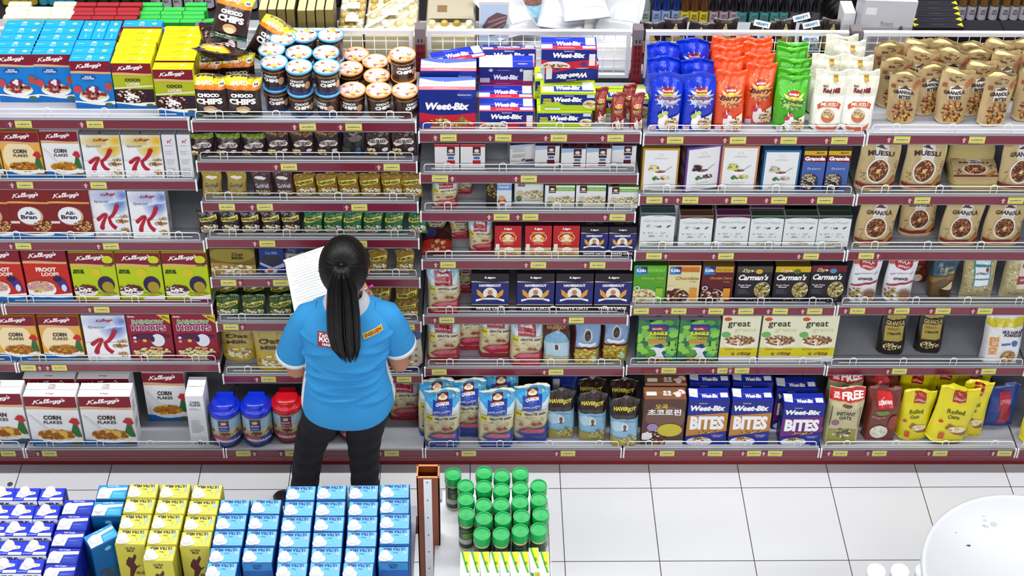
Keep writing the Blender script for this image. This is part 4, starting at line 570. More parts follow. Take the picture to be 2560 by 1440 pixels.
# ------------------------------------------------------------------ placing the goods
SH = ['top shelf', 'second shelf', 'third shelf', 'fourth shelf', 'fifth shelf', 'sixth shelf', 'seventh shelf']
ORD = ['first', 'second', 'third', 'fourth', 'fifth', 'sixth', 'seventh', 'eighth', 'ninth', 'tenth', 'eleventh', 'twelfth', 'thirteenth', 'fourteenth']
INFO = {}
for ln in '''rice|cereal_box|blue rice cereal box
coco|cereal_box|yellow chocolate cereal box
corny|cereal_box|orange and maroon corn flakes box
cornw|cereal_box|white and maroon corn flakes box
cornd|cereal_box|large white and maroon corn flakes box
cornside|cereal_box|narrow white box side reading corn flakes
kyel|cereal_box|pale yellow box with big red K
kblue|cereal_box|pale blue box with big red K
kside|cereal_box|narrow white box side with small red K
bran|cereal_box|maroon bran box with white circle
froot|cereal_box|red fruit loops cereal box
emoji|cereal_box|lime green and maroon cereal box
rain|cereal_box|crimson rainbow hoops box
weetbig|biscuit_box|tall navy and red wheat biscuit box
weet|biscuit_box|navy wheat biscuit box
weetk|biscuit_box|lime and navy wheat biscuit box for kids
weetlabel|biscuit_box|navy and purple wheat biscuit box
bitesy|cereal_box|blue box with tan biscuit bites panel
bitesp|cereal_box|blue box with purple biscuit bites panel
kpop|cereal_box|brown chocolate cereal box with Korean writing
lagy|granola_box|mustard yellow bordered white granola box
lagp|granola_box|turned purple bordered white granola box
lago|granola_box|peach bordered white granola box
lagb|granola_box|blue bordered white granola box
graf|granola_box|narrow blue and yellow blueberry granola box
wgran|muesli_box|white granola box with slate top
wtoast|muesli_box|white toasted muesli box with brown top
wnatp|muesli_box|white natural muesli box with plum top
wnatg|muesli_box|white natural muesli box with dark green top
kolg|muesli_box|green honey nut muesli box
kolc|muesli_box|cream and orange chocolate muesli box
kolr|muesli_box|dark red chocolate cherry muesli box
cara|muesli_box|black muesli box with grey band
carb|muesli_box|black muesli box with yellow band
carc|muesli_box|black muesli box with red band
jung|cereal_box|leafy green jungle cereal box
great|cereal_box|cream and yellow grain cereal box
hav|oat_box|wide navy white oats box
ligo|oat_box|red oat bran box
havs|oat_box|small navy oats box
sach|oat_box|white and grey oat sachet box
sachr|oat_box|white oat sachet box with red top edge
sachb|oat_box|back of a white oat sachet box
qgreen|oat_box|white and green rolled oats box
qblack|oat_box|black and pale blue oats box
qblue|oat_bag|blue topped bag of quick oats
qred|oat_bag|clear and red bag of instant oats
fblue|muesli_bag|royal blue crunch muesli bag
forange|muesli_bag|orange berry crunch muesli bag
fgreen|muesli_bag|green swiss muesli bag
bsmall|muesli_bag|small brown berry crunch bag
mill|muesli_pouch|white muesli pouch with gold seal
gbite|granola_pouch|open kraft granola bites pouch
muesk|muesli_pouch|kraft paper muesli pouch
grank|granola_pouch|kraft paper granola pouch
choco|cereal_bag|yellow and brown choco chips bag
chocod|cereal_bag|dark brown cereal bag lying flat
energold|oat_drink_pack|gold cereal drink pack
enerchoc|oat_drink_pack|dark brown cereal drink pack
energreen|oat_drink_pack|green cereal drink pack
enerflat|oat_drink_pack|olive green cereal drink pack
koko|cereal_bag|dark cereal bag with green band
kokon|cereal_bag|dark brown cereal bag with white lettering
kokoback|cereal_bag|dark cereal bag showing its back
gowg|cereal_drink_bag|gold drink bag with blue lettering
gowb|cereal_drink_bag|brown drink bag with pale lettering
oatm|oat_milk_pouch|golden oat milk pouch
oatbox|oat_milk_box|brown and gold oat milk display box
oatblue|oat_milk_box|dark blue oat milk display box
cran|muesli_pouch|blue pouch of cranberry muesli
haverj|oat_bag|black and sky blue oats bag
haverb|oat_bag|brown and sky blue oats bag
havmout|oat_bag|blue and gold oats bag
bluesack|oat_bag|navy sack lying with white label
snack|snack_bag|dark red and navy snack pack lying
free|oat_bag|cream instant oats bag with red top
lowb|oat_bag|brown oats bag with red label
lowy|oat_bag|bright yellow rolled oats bag
lowblue|oat_bag|dark blue oats bag with red labels
hola|granola_pouch|white and red granola crunch pouch
orgb|oat_bag|teal and brown organic oatmeal bag
clear|oat_bag|clear oats bag with teal label
clearr|oat_bag|clear oats bag with red label
grand|granola_pouch|black and gold granola pouch
monst|porridge_bag|white and yellow porridge bag
whitebag|paper_bag|white paper bag
picbag|paper_bag|white bag with chocolate picture
plainw|carton|large white carton
picbox|chocolate_box|grey box with leaf chocolate picture'''.split('\n'):
    a, b_, c = ln.split('|'); INFO[a] = (b_, b_.split('_')[-1], c)
ME = {}
def pack(design, w_=None, h_=None, var=''):
    key = design+var
    if key not in ME:
        Dd = D[design]; ME[key] = (pack_box if Dd['kind'] == 'box' else pack_bag)(INFO[design][0] if 0 else key, w_, h_, Dd), w_, h_
    return ME[key]
def new(design, P, rz=0, label='', group=None, rot=None, w_=None, h_=None, var='', name=None, sc=None):
    me, mw, mh = pack(design, w_, h_, var); nm, cat, ds = INFO[design]; o = obj(name or nm, me)
    o.location = P; o.rotation_euler = rot or (0, 0, rz)
    if sc: o.scale = sc
    return tag(o, label, {'pouch': 'pouch', 'bag': 'bag', 'box': 'box', 'pack': 'packet', 'carton': 'carton'}.get(cat, cat), group)
RP = random.Random(11)
def put(design, b, s, ent, note='', rz=None, jit=None, var='', n0=0, tot=None, lab=None, group=None, fy=None, back=0):
    """stand packs on shelf s of bay b; ent rows are (x left, x right, y top[, y bottom[, turn]]) of each pack's front, read off the photo and turned into metres on the shelf"""
    z = ZS[b][s]; Dd = D[design]; d = Dd['d']; res = []; N = tot or len(ent); deck = s == len(ZS[b])-1
    where = f"{'bottom shelf' if deck else SH[s]}, {BAYN[b]}"
    for i, e in enumerate(ent):
        xl, xr, yt = e[:3]; yb = e[3] if len(e) > 3 else None; turn = e[4] if len(e) > 4 else 0; xm = (xl+xr)/2
        if yb is None: Y = (front_y(b, s)+.024) if fy is None else fy; yb = px((0, Y, z))[1]; P = at(xm, yb, Z=z)
        else:
            P = at(xm, yb, Z=z); P.y = max(P.y, front_y(b, s)+(.018 if Dd['kind'] == 'box' else .026))
        w_ = (xr-xl)/ppm(P); h_ = at(xm, yt, Y=P.y).z-z
        key = design+var
        if key in ME: w_, h_ = ME[key][1:]
        else: w_ *= .985
        P.y = min(P.y, YB-d-.008)
        gap = (ZS[b][s-1]-(.072 if P.y < YF+.012 < P.y+d+.03 else .042)-z) if s else 9
        base = Vector((P.x, P.y+d/2, z+.0005)); ds = INFO[design][2]
        if lab: L = lab(n0+i)
        elif N == 1: L = f"{ds}, {note+', ' if note else ''}{where}"
        else: L = f"{ORD[n0+i]} {ds} from left, {note+', ' if note else ''}{where}"
        j = jit if jit is not None else (.008 if Dd['kind'] == 'box' else .04)
        if key not in ME: h_ = min(h_, gap)
        if Dd['kind'] in ('block', 'pillow', 'pouch'): e_ = .99
        res.append(new(design, base, (RP.uniform(-j, j) if rz is None else rz)+turn, L, group or (f"{ds} row" if N > 1 else None), w_=w_, h_=h_, var=var)); 
        if h_ > gap: res[-1].scale.z = gap/h_
    return res
# ---- leftmost bay
def column(design, b, s, e, n, dy, colname, start=0, ybf=None):
    o = put(design, b, s, [e], lab=lambda i: f"{INFO[design][2]} at the front of the {colname}, top shelf", jit=.0, group='cereal boxes packed in columns')[0]
    for k in range(1, n):
        c = o.copy(); C.objects.link(c); c.location = (o.location.x+RP.uniform(-.002, .002), o.location.y+dy*k, o.location.z); c.rotation_euler = (0, 0, 0)
        tag(c, f"{INFO[design][2]}, {ORD[k]} from the front in the {colname}, top shelf", 'box', 'cereal boxes packed in columns')
    return o
column('rice', 1, 0, (2, 102, 136, 255), 5, .0515, 'leftmost blue column')
column('rice', 1, 0, (103, 191, 137, 255), 5, .0515, 'second blue column')
o = column('rice', 1, 0, (191, 292, 155, 272), 3, .0515, 'third blue column')
for i in range(3):
    c = o.copy(); C.objects.link(c); c.rotation_euler = (0, 0, math.pi/2+.0); c.scale.x = .9; c.location = (o.location.x-.052+.0515*i, o.location.y+.0515*2+.026+.076, o.location.z)
    tag(c, f"{ORD[i]} sideways blue cereal box from left behind the third blue column", 'box', 'cereal boxes packed in columns')
o = column('coco', 1, 0, (293, 392, 158, 273), 5, .0515, 'left yellow column')
c = bpy.data.objects['cereal_box'].copy(); C.objects.link(c); c.location = (o.location.x, o.location.y+5*.0515, o.location.z); tag(c, 'blue cereal box behind the left yellow column, top shelf', 'box')
o = column('coco', 1, 0, (396, 495, 168, 289), 1, .0515, 'right yellow column')
for k in range(5):
    c = o.copy(); C.objects.link(c); c.location = (o.location.x, o.location.y+.064+.0515*k, o.location.z); tag(c, f"yellow cereal box, {ORD[k+1]} from the front in the right yellow column, top shelf", 'box', 'cereal boxes packed in columns')
put('rice', 1, 0, [(-112, -12, 137, 255)], lab=lambda i: 'blue cereal box cut by the left edge, top shelf')
put('corny', 1, 1, [(15, 115, 330)]); put('corny', 0, 1, [(-85, 12, 330)])
put('cornw', 1, 1, [(118, 212, 328)]); put('kyel', 1, 1, [(216, 314, 338), (315, 415, 337)]); put('kside', 1, 1, [(417, 450, 337), (453, 488, 334)])
put('bran', 1, 2, [(-66, 38, 473), (40, 135, 473), (138, 236, 473)], tot=3); put('kblue', 1, 2, [(238, 331, 473, 590), (333, 429, 483)])
put('froot', 1, 3, [(-38, 72, 625), (74, 188, 627)]); put('emoji', 1, 3, [(191, 303, 632), (304, 416, 633), (418, 530, 632)])
put('corny', 1, 4, [(4, 106, 790), (109, 219, 787)], var='b'); put('kblue', 1, 4, [(221, 329, 789)], var='b'); put('rain', 1, 4, [(331, 440, 786), (443, 551, 786)])
put('cornd', 1, 5, [(-50, 79, 984, 1108), (82, 214, 994, 1117), (214, 348, 993, 1117)], 'front row', tot=3)
put('cornd', 1, 5, [(80, 213, 955, 1070), (212, 346, 952, 1070)], 'second row')
put('cornw', 1, 5, [(372, 476, 932, 1052)], var='b', note='at the back'); put('cornside', 1, 5, [(479, 524, 990, 1113)], jit=0)
# ---- second bay
put('koko', 2, 1, [(474, 536, 344), (540, 602, 342), (604, 666, 345)]); put('kokon', 2, 1, [(667, 727, 333), (728, 789, 331), (790, 852, 332)])
put('kokoback', 2, 1, [(853, 912, 326)]); put('kokon', 2, 1, [(915, 981, 326), (979, 1044, 324)], 'right end', var='b')
put('gowg', 2, 2, [(507, 557, 428), (568, 620, 430)]); put('gowb', 2, 2, [(634, 684, 430), (690, 736, 430)])
put('energold', 2, 2, [(738, 792, 438), (794, 846, 438), (847, 900, 440), (902, 953, 440), (956, 1008, 440), (1006, 1056, 443)], jit=.1)
put('enerchoc', 2, 3, [(498, 549, 532), (553, 601, 530), (603, 652, 532), (655, 703, 530), (705, 752, 530)], jit=.1)
put('energreen', 2, 3, [(759, 809, 534), (811, 858, 534), (857, 908, 534), (910, 956, 534), (960, 1011, 534), (1022, 1066, 536)], jit=.1)
put('oatbox', 2, 4, [(529, 643, 622)]); put('oatblue', 2, 4, [(652, 714, 622)]); put('cran', 2, 4, [(712, 762, 622)], var='s')
put('energold', 2, 4, [(922, 970, 628), (988, 1036, 628)], var='b', jit=.02)
put('enerflat', 2, 5, [(540, 600, 708), (606, 668, 706), (672, 736, 706)], 'behind', fy=.25); put('enerflat', 2, 5, [(541, 600, 757), (606, 665, 757), (674, 732, 755)], 'front')
put('enerflat', 2, 5, [(738, 775, 757)], 'beside the clipboard', var='n'); put('energold', 2, 5, [(920, 978, 718, 788), (985, 1048, 716, 788)], 'behind', var='c'); put('energold', 2, 5, [(988, 1048, 756)], 'front', var='d')
put('oatm', 2, 6, [(640, 722, 826, 928)], 'upright'); put('oatm', 2, 6, [(556, 642, 822, 900)], 'dark one', var='b'); put('cran', 2, 6, [(972, 1057, 828)])
put('qred', 2, 7, [(972, 1052, 940, 1045)])
# ---- middle bay
put('weetbig', 3, 0, [(1048, 1190, 225)], 'front', jit=0); put('weetbig', 3, 0, [(1052, 1192, 178, 285)], 'behind', var='b', jit=0)
W3 = put('weet', 3, 0, [(1197, 1336, 278)], 'front of its stack', jit=0)[0]
wz, wd_ = ME['weet'][2], .09
def pile(src, dx, dy, lay, rz, label, design='weet', rx=0):
    me = ME[design][0] if design in ME else pack(design, ME['weet'][1], ME['weet'][2])[0]; o = obj('biscuit_box', me); o.location = (src.location.x+dx, src.location.y+dy, ZS[3][0]+.0008+lay*(wz+.0006)); o.rotation_euler = (rx, 0, rz)
    return tag(o, label, 'box', 'wheat biscuit boxes piled up')
pile(W3, -.002, .0915, 0, 0, 'navy biscuit box directly behind the front box of the second stack')
pile(W3, 0, .183, 0, 0, 'hidden lowest navy biscuit box at the back of second stack')
pile(W3, -.002, .186, 1, 0, 'navy and purple biscuit box with white sticker upon second stack', 'weetlabel')
pile(W3, .012, .272, 1, 0.02, 'topmost rear navy biscuit box leaning behind the second stack', rx=-.35)
pile(W3, -.2, .235, 1.0, .3, 'slanted navy biscuit box behind the tall navy boxes', rx=0)
pile(W3, -.235, .255, 0, .0, 'navy biscuit box under the slanted one, mostly hidden')
K3 = put('weetk', 3, 0, [(1341, 1479, 279)], 'bottom of its stack', jit=0)[0]
pile(K3, .012, .005, 1, 0, 'lime and navy biscuit box, second in the kids stack', 'weetk')
pile(K3, -.012, .1, 0, 0, 'lime biscuit box behind the bottom of kids stack', 'weetk'); pile(K3, -.008, .1, 1, 0, 'lime biscuit box behind the second layer of kids stack', 'weetk')
o = pile(K3, .02, .085, 2, .14, 'upside down navy biscuit box turned on the kids stack'); o.rotation_euler = (0, math.pi, .14); o.location.z += wz
pile(K3, .012, .05, 3, 0, 'topmost navy biscuit box crowning the kids stack')
pile(K3, .235, .09, 0, 0, 'lime biscuit box behind the small brown bags', 'weetk')
put('bsmall', 3, 0, [(1483, 1516, 228, 308), (1520, 1568, 235), (1569, 1611, 233)]); put('bsmall', 3, 0, [(1550, 1590, 228, 300)], 'behind')
put('sachr', 3, 1, [(1087, 1149, 361), (1151, 1213, 363)]); put('sachb', 3, 1, [(1271, 1335, 362, 408, .12)]); put('sach', 3, 1, [(1336, 1398, 365, 418), (1401, 1464, 372, 425), (1464, 1526, 370), (1527, 1588, 368, 418)])
put('qred', 3, 2, [(1079, 1145, 440, 516)], var='s'); put('qred', 3, 2, [(1140, 1182, 440, 480)], 'behind', var='t'); put('qblack', 3, 2, [(1215, 1279, 456)])
put('qgreen', 3, 2, [(1285, 1358, 446, 508)], 'set back', var='x'); put('qgreen', 3, 2, [(1361, 1436, 464), (1438, 1513, 464)]); put('qgreen', 3, 2, [(1518, 1594, 468)], 'end of row', var='y')
put('qred', 3, 3, [(1067, 1117, 534, 593), (1124, 1173, 534, 592)], 'set back', var='u'); put('qred', 3, 3, [(1172, 1234, 545, 628)], 'front', var='v')
o = put('snack', 3, 3, [(1053, 1131, 570)], jit=0)[0]; o.rotation_euler = (-1.25, 0, .05); o.location.y -= .02; o.location.z += .012
put('ligo', 3, 3, [(1236, 1303, 565), (1311, 1378, 565), (1381, 1447, 571)]); put('havs', 3, 3, [(1449, 1518, 568), (1519, 1588, 567)])
put('qred', 3, 4, [(1068, 1150, 672)], 'front', var='w'); put('qred', 3, 4, [(1146, 1182, 655, 728)], 'behind', var='z'); put('hav', 3, 4, [(1178, 1272, 685), (1290, 1385, 685), (1386, 1481, 683), (1482, 1577, 687)])
put('qred', 3, 5, [(1071, 1147, 793, 900), (1144, 1203, 793, 870), (1200, 1275, 790, 888), (1275, 1355, 794)]); put('haverb', 3, 5, [(1356, 1425, 800)]); put('havmout', 3, 5, [(1430, 1497, 802), (1502, 1568, 795, 900)])
put('qblue', 3, 6, [(1060, 1150, 973, 1120), (1194, 1285, 975, 1118), (1286, 1364, 952, 1100)], 'front row'); put('qblue', 3, 6, [(1056, 1126, 930, 1085), (1134, 1203, 932, 1086), (1210, 1285, 935, 1070)], 'second row')
put('haverj', 3, 6, [(1365, 1435, 985, 1092), (1442, 1516, 983, 1098), (1521, 1597, 985, 1116)], 'front'); put('haverj', 3, 6, [(1440, 1512, 958, 1062), (1520, 1590, 950, 1065)], 'behind')
o = put('bluesack', 3, 6, [(1373, 1470, 930, 1040)], jit=0)[0]; o.location.z += .0
# ---- fourth bay
put('fblue', 4, 0, [(1618, 1702, 192), (1702, 1778, 190)], 'front'); put('fblue', 4, 0, [(1614, 1690, 163, 285), (1617, 1685, 127, 248), (1688, 1758, 103, 230)], 'rear', lab=lambda i: ['royal blue crunch bag right behind the leftmost front blue bag', 'royal blue crunch bag at the back beside the red post', 'tilted royal blue crunch bag standing highest at the back'][i])
put('fblue', 4, 0, [(1700, 1770, 175, 290)], lab=lambda i: 'royal blue crunch bag hidden behind the second front blue bag')
put('forange', 4, 0, [(1780, 1857, 195)], 'front'); put('forange', 4, 0, [(1856, 1928, 188, 308)], lab=lambda i: 'second orange berry crunch bag from left at the front')
for i, e in enumerate([(1779, 1845, 168, 290), (1776, 1842, 142, 262), (1768, 1838, 100, 225), (1852, 1922, 161, 282), (1848, 1918, 131, 252), (1842, 1912, 100, 225)]):
    put('forange', 4, 0, [e], lab=lambda q: f"orange berry bag, {ORD[i % 3+1]} from the front in the {'left' if i < 3 else 'right'} orange column")
put('fgreen', 4, 0, [(1932, 2013, 208)], lab=lambda i: 'green swiss muesli bag at the front of the green column')
for i, e in enumerate([(1934, 2008, 187, 308), (1940, 2010, 157, 282), (1934, 2000, 127, 252), (1930, 1998, 98, 222)]): put('fgreen', 4, 0, [e], lab=lambda q: f"green swiss muesli bag, {ORD[i+1]} from the front in the green column")
for i, e in enumerate([(2022, 2106, 190), (2098, 2180, 190, None, -.12)]):
    put('mill', 4, 0, [e[:3]], lab=lambda q: f"white muesli pouch, {['left','right'][i]} one of the front pair", jit=.04)
for i, e in enumerate([(2012, 2096, 158, 285), (2082, 2166, 168, 288), (2062, 2150, 128, 250), (2044, 2130, 112, 232)]): put('mill', 4, 0, [e], lab=lambda q: f"white muesli pouch behind the front pair, {ORD[i]} going backwards", jit=.05)
put('lagy', 4, 1, [(1600, 1692, 371)]); put('lagp', 4, 1, [(1701, 1794, 366, 476, .22)], jit=0); put('lago', 4, 1, [(1795, 1888, 365, 476)]); put('lagb', 4, 1, [(1899, 1991, 376)]); put('graf', 4, 1, [(1997, 2054, 366), (2056, 2115, 366)])
put('wgran', 4, 2, [(1596, 1683, 533)]); put('wtoast', 4, 2, [(1693, 1777, 540)]); put('wnatp', 4, 2, [(1783, 1868, 538)]); put('wnatg', 4, 2, [(1869, 1952, 540), (1953, 2036, 537), (2037, 2118, 537)])
put('wgran', 4, 2, [(1610, 1690, 515, 590)], 'behind'); 
for i, (n, e) in enumerate((('wtoast', (1695, 1775, 522, 600)), ('wnatp', (1785, 1868, 522, 600)), ('wnatp', (1868, 1950, 522, 600)), ('wnatg', (1952, 2032, 522, 600)), ('wnatg', (2034, 2112, 514, 585)))): put(n, 4, 2, [e], lab=lambda q: f"{INFO[n][2]}, {ORD[i+1]} in the back row")
put('kolg', 4, 3, [(1579, 1661, 664)]); put('kolc', 4, 3, [(1663, 1745, 664)]); put('kolr', 4, 3, [(1748, 1828, 664)]); put('cara', 4, 3, [(1833, 1922, 666)]); put('carb', 4, 3, [(1927, 2016, 666)]); put('carc', 4, 3, [(2016, 2104, 664)])
put('jung', 4, 4, [(1588, 1690, 800), (1691, 1791, 800)]); put('great', 4, 4, [(1794, 1890, 790), (1893, 1989, 792), (1987, 2080, 787, 905)])
put('kpop', 4, 5, [(1601, 1706, 998)], 'front'); put('kpop', 4, 5, [(1604, 1706, 975, 1078)], 'behind'); put('bitesy', 4, 5, [(1710, 1812, 1000), (1818, 1918, 1000)], 'front row'); put('bitesy', 4, 5, [(1712, 1812, 972, 1070), (1818, 1918, 972, 1070)], 'second row')
put('bitesp', 4, 5, [(1945, 2048, 1013)], 'front'); put('bitesp', 4, 5, [(1925, 2030, 972, 1072)], 'behind')
# ---- rightmost bay
GP = [(2214, 2290, 190, 308), (2335, 2415, 190, 310), (2440, 2520, 192, 316), (2278, 2352, 172, 288), (2400, 2468, 172, 290), (2528, 2606, 190, 305),
      (2190, 2262, 158, 270), (2255, 2325, 140, 255), (2330, 2400, 138, 255), (2395, 2465, 132, 250), (2462, 2530, 150, 262), (2530, 2600, 140, 255),
      (2170, 2240, 108, 225), (2238, 2308, 103, 222), (2306, 2376, 106, 222), (2374, 2444, 110, 225), (2442, 2512, 112, 226), (2510, 2580, 104, 222)]
for i, e in enumerate(GP):
    r, q = i//6, i % 6
    put('gbite', 5, 0, [e], lab=lambda k: f"kraft granola bites pouch, {ORD[q]} in the {['front', 'middle', 'rear'][r]} row of open pouches", rz=RP.uniform(-.25, .25), group='kraft granola bites pouches', var='abc'[i % 3])
put('muesk', 5, 1, [(2138, 2238, 355, 485), (2252, 2352, 355, 485)], jit=.03); put('grank', 5, 1, [(2490, 2588, 358, 480)], jit=.02)
put('grank', 5, 2, [(2134, 2230, 505), (2345, 2443, 508), (2451, 2549, 508)], 'front row', var='b', jit=.02); put('grank', 5, 2, [(2245, 2335, 490, 590)], 'set back', var='c')
# a slumped pouch folded over itself
k = MB(); q0 = at(2380, 480, Z=ZS[5][1]); WW = .185; prof = [(.0, .0), (.002, .05), (.055, .082), (.09, .088), (.10, .10), (.105, .135), (.13, .17), (.15, .172), (.16, .12), (.17, .0)]
rs = [[(WW*u*(1-.05*j/9)+.006*math.sin(j+u*3), y, z+.004*math.sin(u*7+j)) for u in [t/8 for t in range(9)]] for j, (y, z) in enumerate(prof)]
vs = [p for r in rs for p in r]; k.add(vs, [(j*9+i, j*9+i+1, (j+1)*9+i+1, (j+1)*9+i) for j in range(9) for i in range(8)]+[(0, 9, 18, 27, 36, 45, 54, 63, 72, 81), (8, 17, 26, 35, 44, 53, 62, 71, 80, 89)], '#b8a468', True)
put_art(k, muesk('MUESLI', 90), lambda u, v, o: (WW*u, .002+.09*v-o*.4, .048+.04*v+.012*math.sin(v*3.1)+o+.006), WW, .12, .03); s_ = obj('muesli_pouch', k.mesh('muesli_pouch', KRAFT)); s_.location = (q0.x, YF+.03, ZS[5][1]+.001); tag(s_, 'slumped kraft muesli pouch folded open with gold lining, second shelf', 'pouch')
put('hola', 5, 3, [(2118, 2190, 648), (2208, 2276, 650)]); put('orgb', 5, 3, [(2318, 2380, 655, 745)]); put('clear', 5, 3, [(2398, 2482, 648)]); put('clearr', 5, 3, [(2500, 2580, 648)])
put('lowb', 5, 3, [(2268, 2318, 640, 705)], 'at the back', var='s')
put('grand', 5, 4, [(2192, 2262, 785, 888), (2284, 2357, 785, 884)]); put('monst', 5, 4, [(2450, 2546, 789)])
put('free', 5, 5, [(2056, 2145, 963, 1108)], 'front'); put('free', 5, 5, [(2062, 2135, 930, 1060)], 'behind'); put('lowb', 5, 5, [(2155, 2240, 985, 1100)], 'front'); put('lowb', 5, 5, [(2150, 2230, 950, 1060)], 'behind')
put('lowy', 5, 5, [(2239, 2322, 990, 1100)], lab=lambda i: 'bright yellow rolled oats bag beside the brown bag'); o = put('lowy', 5, 5, [(2312, 2418, 952, 1116)], lab=lambda i: 'tilted bright yellow rolled oats bag leaning in front', var='b')[0]; o.rotation_euler = (0, .12, .08); o.location.z += .013; o.scale.z = .95
put('lowy', 5, 5, [(2388, 2460, 968, 1090)], lab=lambda i: 'bright yellow rolled oats bag behind the tilted one', var='c'); put('lowy', 5, 5, [(2240, 2310, 940, 1050), (2310, 2380, 932, 1040), (2390, 2450, 935, 1040)], lab=lambda i: f"{ORD[i]} shaded yellow oats bag from left in back row")
put('lowblue', 5, 5, [(2450, 2532, 975, 1075)]); put('lowy', 6, 5, [(2548, 2640, 990, 1115)], lab=lambda i: 'yellow oats bag cut off by the right edge')
# ------------------------------------------------------------------ cups, tubs, jars
def cup_set(key, rim, ents, tiers_desc):
    pass
CUPF = [('r', 0, 0, 1, .2, '#1c3c6c'), ('t', 'CHOCO', .5, .68, .42, .12, WH, 3), ('t', 'CHIPS', .5, .5, .5, .17, WH, 4), ('e', .84, .45, .1, .18, '#b89068'), ('r', 0, .84, 1, .9, '#8a6a2c')]
CUPO = [('r', 0, 0, 1, .14, '#5a3a20')]+CUPF[1:]
LIDT = [('e', .5, .5, .46, .46, '#d8b8ac'), ('s', 91, .5, .5, .42, .42, 50, .07, ['#e8d8d0', '#b07868', '#e0c8b8', '#9a5c50']), ('t', 'CHOCO', .52, .66, .46, .12, '#fbfbfb', 4, 0, .3), ('t', 'CHIPS', .55, .5, .56, .17, '#fbfbfb', 5, 0, .3), ('e', .6, .24, .12, .08, '#c8b848')]
CW, CHH = .107, .108
CUPM = {}
for key, rim, f in (('blue', '#4aa0d8', CUPF), ('orange', '#e0924a', CUPO)):
    CUPM[key] = (pack_cup('cup', CW, CHH, dict(fc='#3a201c', sc='#2a4a7a' if key == 'blue' else '#5a3a28', f=f)), lid_mesh('lid', CW, dict(rim=rim, lc='#d8c0b4', t=LIDT)))
CUPD = {'blue': max(0, YF+.068-at(744, 184, Z=ZS[2][0]+2*CHH).y), 'orange': max(0, YF+.068-at(946, 232, Z=ZS[2][0]+CHH).y)}
def cup(key, x, y, tier, label, rz):
    z = ZS[2][0]; P = at(x, y, Z=z+(tier+1)*CHH); me, ld = CUPM[key]
    o = obj('cereal_cup', me); o.location = (P.x, P.y+CUPD[key], z+tier*CHH+.0005); o.rotation_euler = (0, 0, rz); l = obj('lid', ld, o, (0, 0, CHH*.93)); l['label'] = f'{key} rimmed printed lid'
    return tag(o, label, 'cup', f'{key} rimmed cereal cups')
RC = random.Random(3)
for i, (x, y) in enumerate([(682, 172), (744, 184), (814, 184), (676, 140), (744, 148), (812, 148), (704, 112), (758, 104), (824, 103)]):
    q = f"{['front', 'second', 'rear'][i//3]} row, {ORD[i%3]} from left"; rz = RC.uniform(-.6, .6) if i < 6 else 2.5
    cup('blue', x, y, 1, f"upper blue rimmed cereal cup, {q}", rz)
    yy = px(at(x, y, Z=ZS[2][0]+2*CHH)-Vector((0, 0, CHH))); cup('blue', yy[0], yy[1], 0, f"lower blue rimmed cereal cup, {q}", RC.uniform(-.8, .8))
for i, (x, y, q) in enumerate([(880, 231, 'first from left in front row'), (946, 232, 'middle of the front row'), (1012, 233, 'last of the front row'), (874, 178, 'behind the first front one'), (941, 196, 'behind the middle front one'), (937, 160, 'third row middle'), (889, 142, 'third row beside the blue rims'), (1010, 197, 'under the raised one')]): cup('orange', x, y, 0, f"orange rimmed cereal cup, {q}", RC.uniform(-.5, .9))
P0 = px(at(1010, 197, Z=ZS[2][0]+CHH)+Vector((0, 0, CHH))); cup('orange', P0[0]-3, P0[1]+2, 1, 'orange rimmed cereal cup raised on another at the right end', .2); cup('orange', 1000, 152, 0, 'orange rimmed cereal cup half hidden at the rear right', .5)
# chocolate cereal bags piled on the second bay's top shelf
zc = ZS[2][0]
def cb(design, x, y, lift, rot, label, w_=.145, h_=.19, Y=None):
    P = at(x, y, Y=Y) if Y is not None else at(x, y, Z=zc+lift); o = new(design, P if Y is not None else (P.x, P.y, zc+lift), label=label, w_=w_, h_=h_, rot=rot, group='cereal bags heaped on the top shelf'); return o
cb('choco', 532, 290, .002, (-.12, 0, -.04), 'brown choco chips bag standing at the left of the heap front'); cb('choco', 610, 290, .002, (-.1, .06, .05), 'brown choco chips bag standing second at the heap front')
cb('choco', 520, 245, .004, (-.25, 0, 0), 'brown choco chips bag standing behind the left front one'); cb('choco', 600, 238, .004, (-.2, 0, .1), 'brown choco chips bag standing behind the second front one')
cb('chocod', 548, 152, .185, (-1.15, 0, .12), 'dark brown cereal bag lying left on the heap'); cb('choco', 585, 128, .2, (-1.1, .1, 2.7), 'yellow topped cereal bag lying upside down on the heap')
cb('choco', 650, 150, .1, (-.45, .45, -.3), 'brown cereal bag leaning at the right of the heap'); cb('choco', 570, 97, .27, (-.45, .22, -.1), 'topmost choco chips bag propped on the heap', w_=.145, h_=.19)
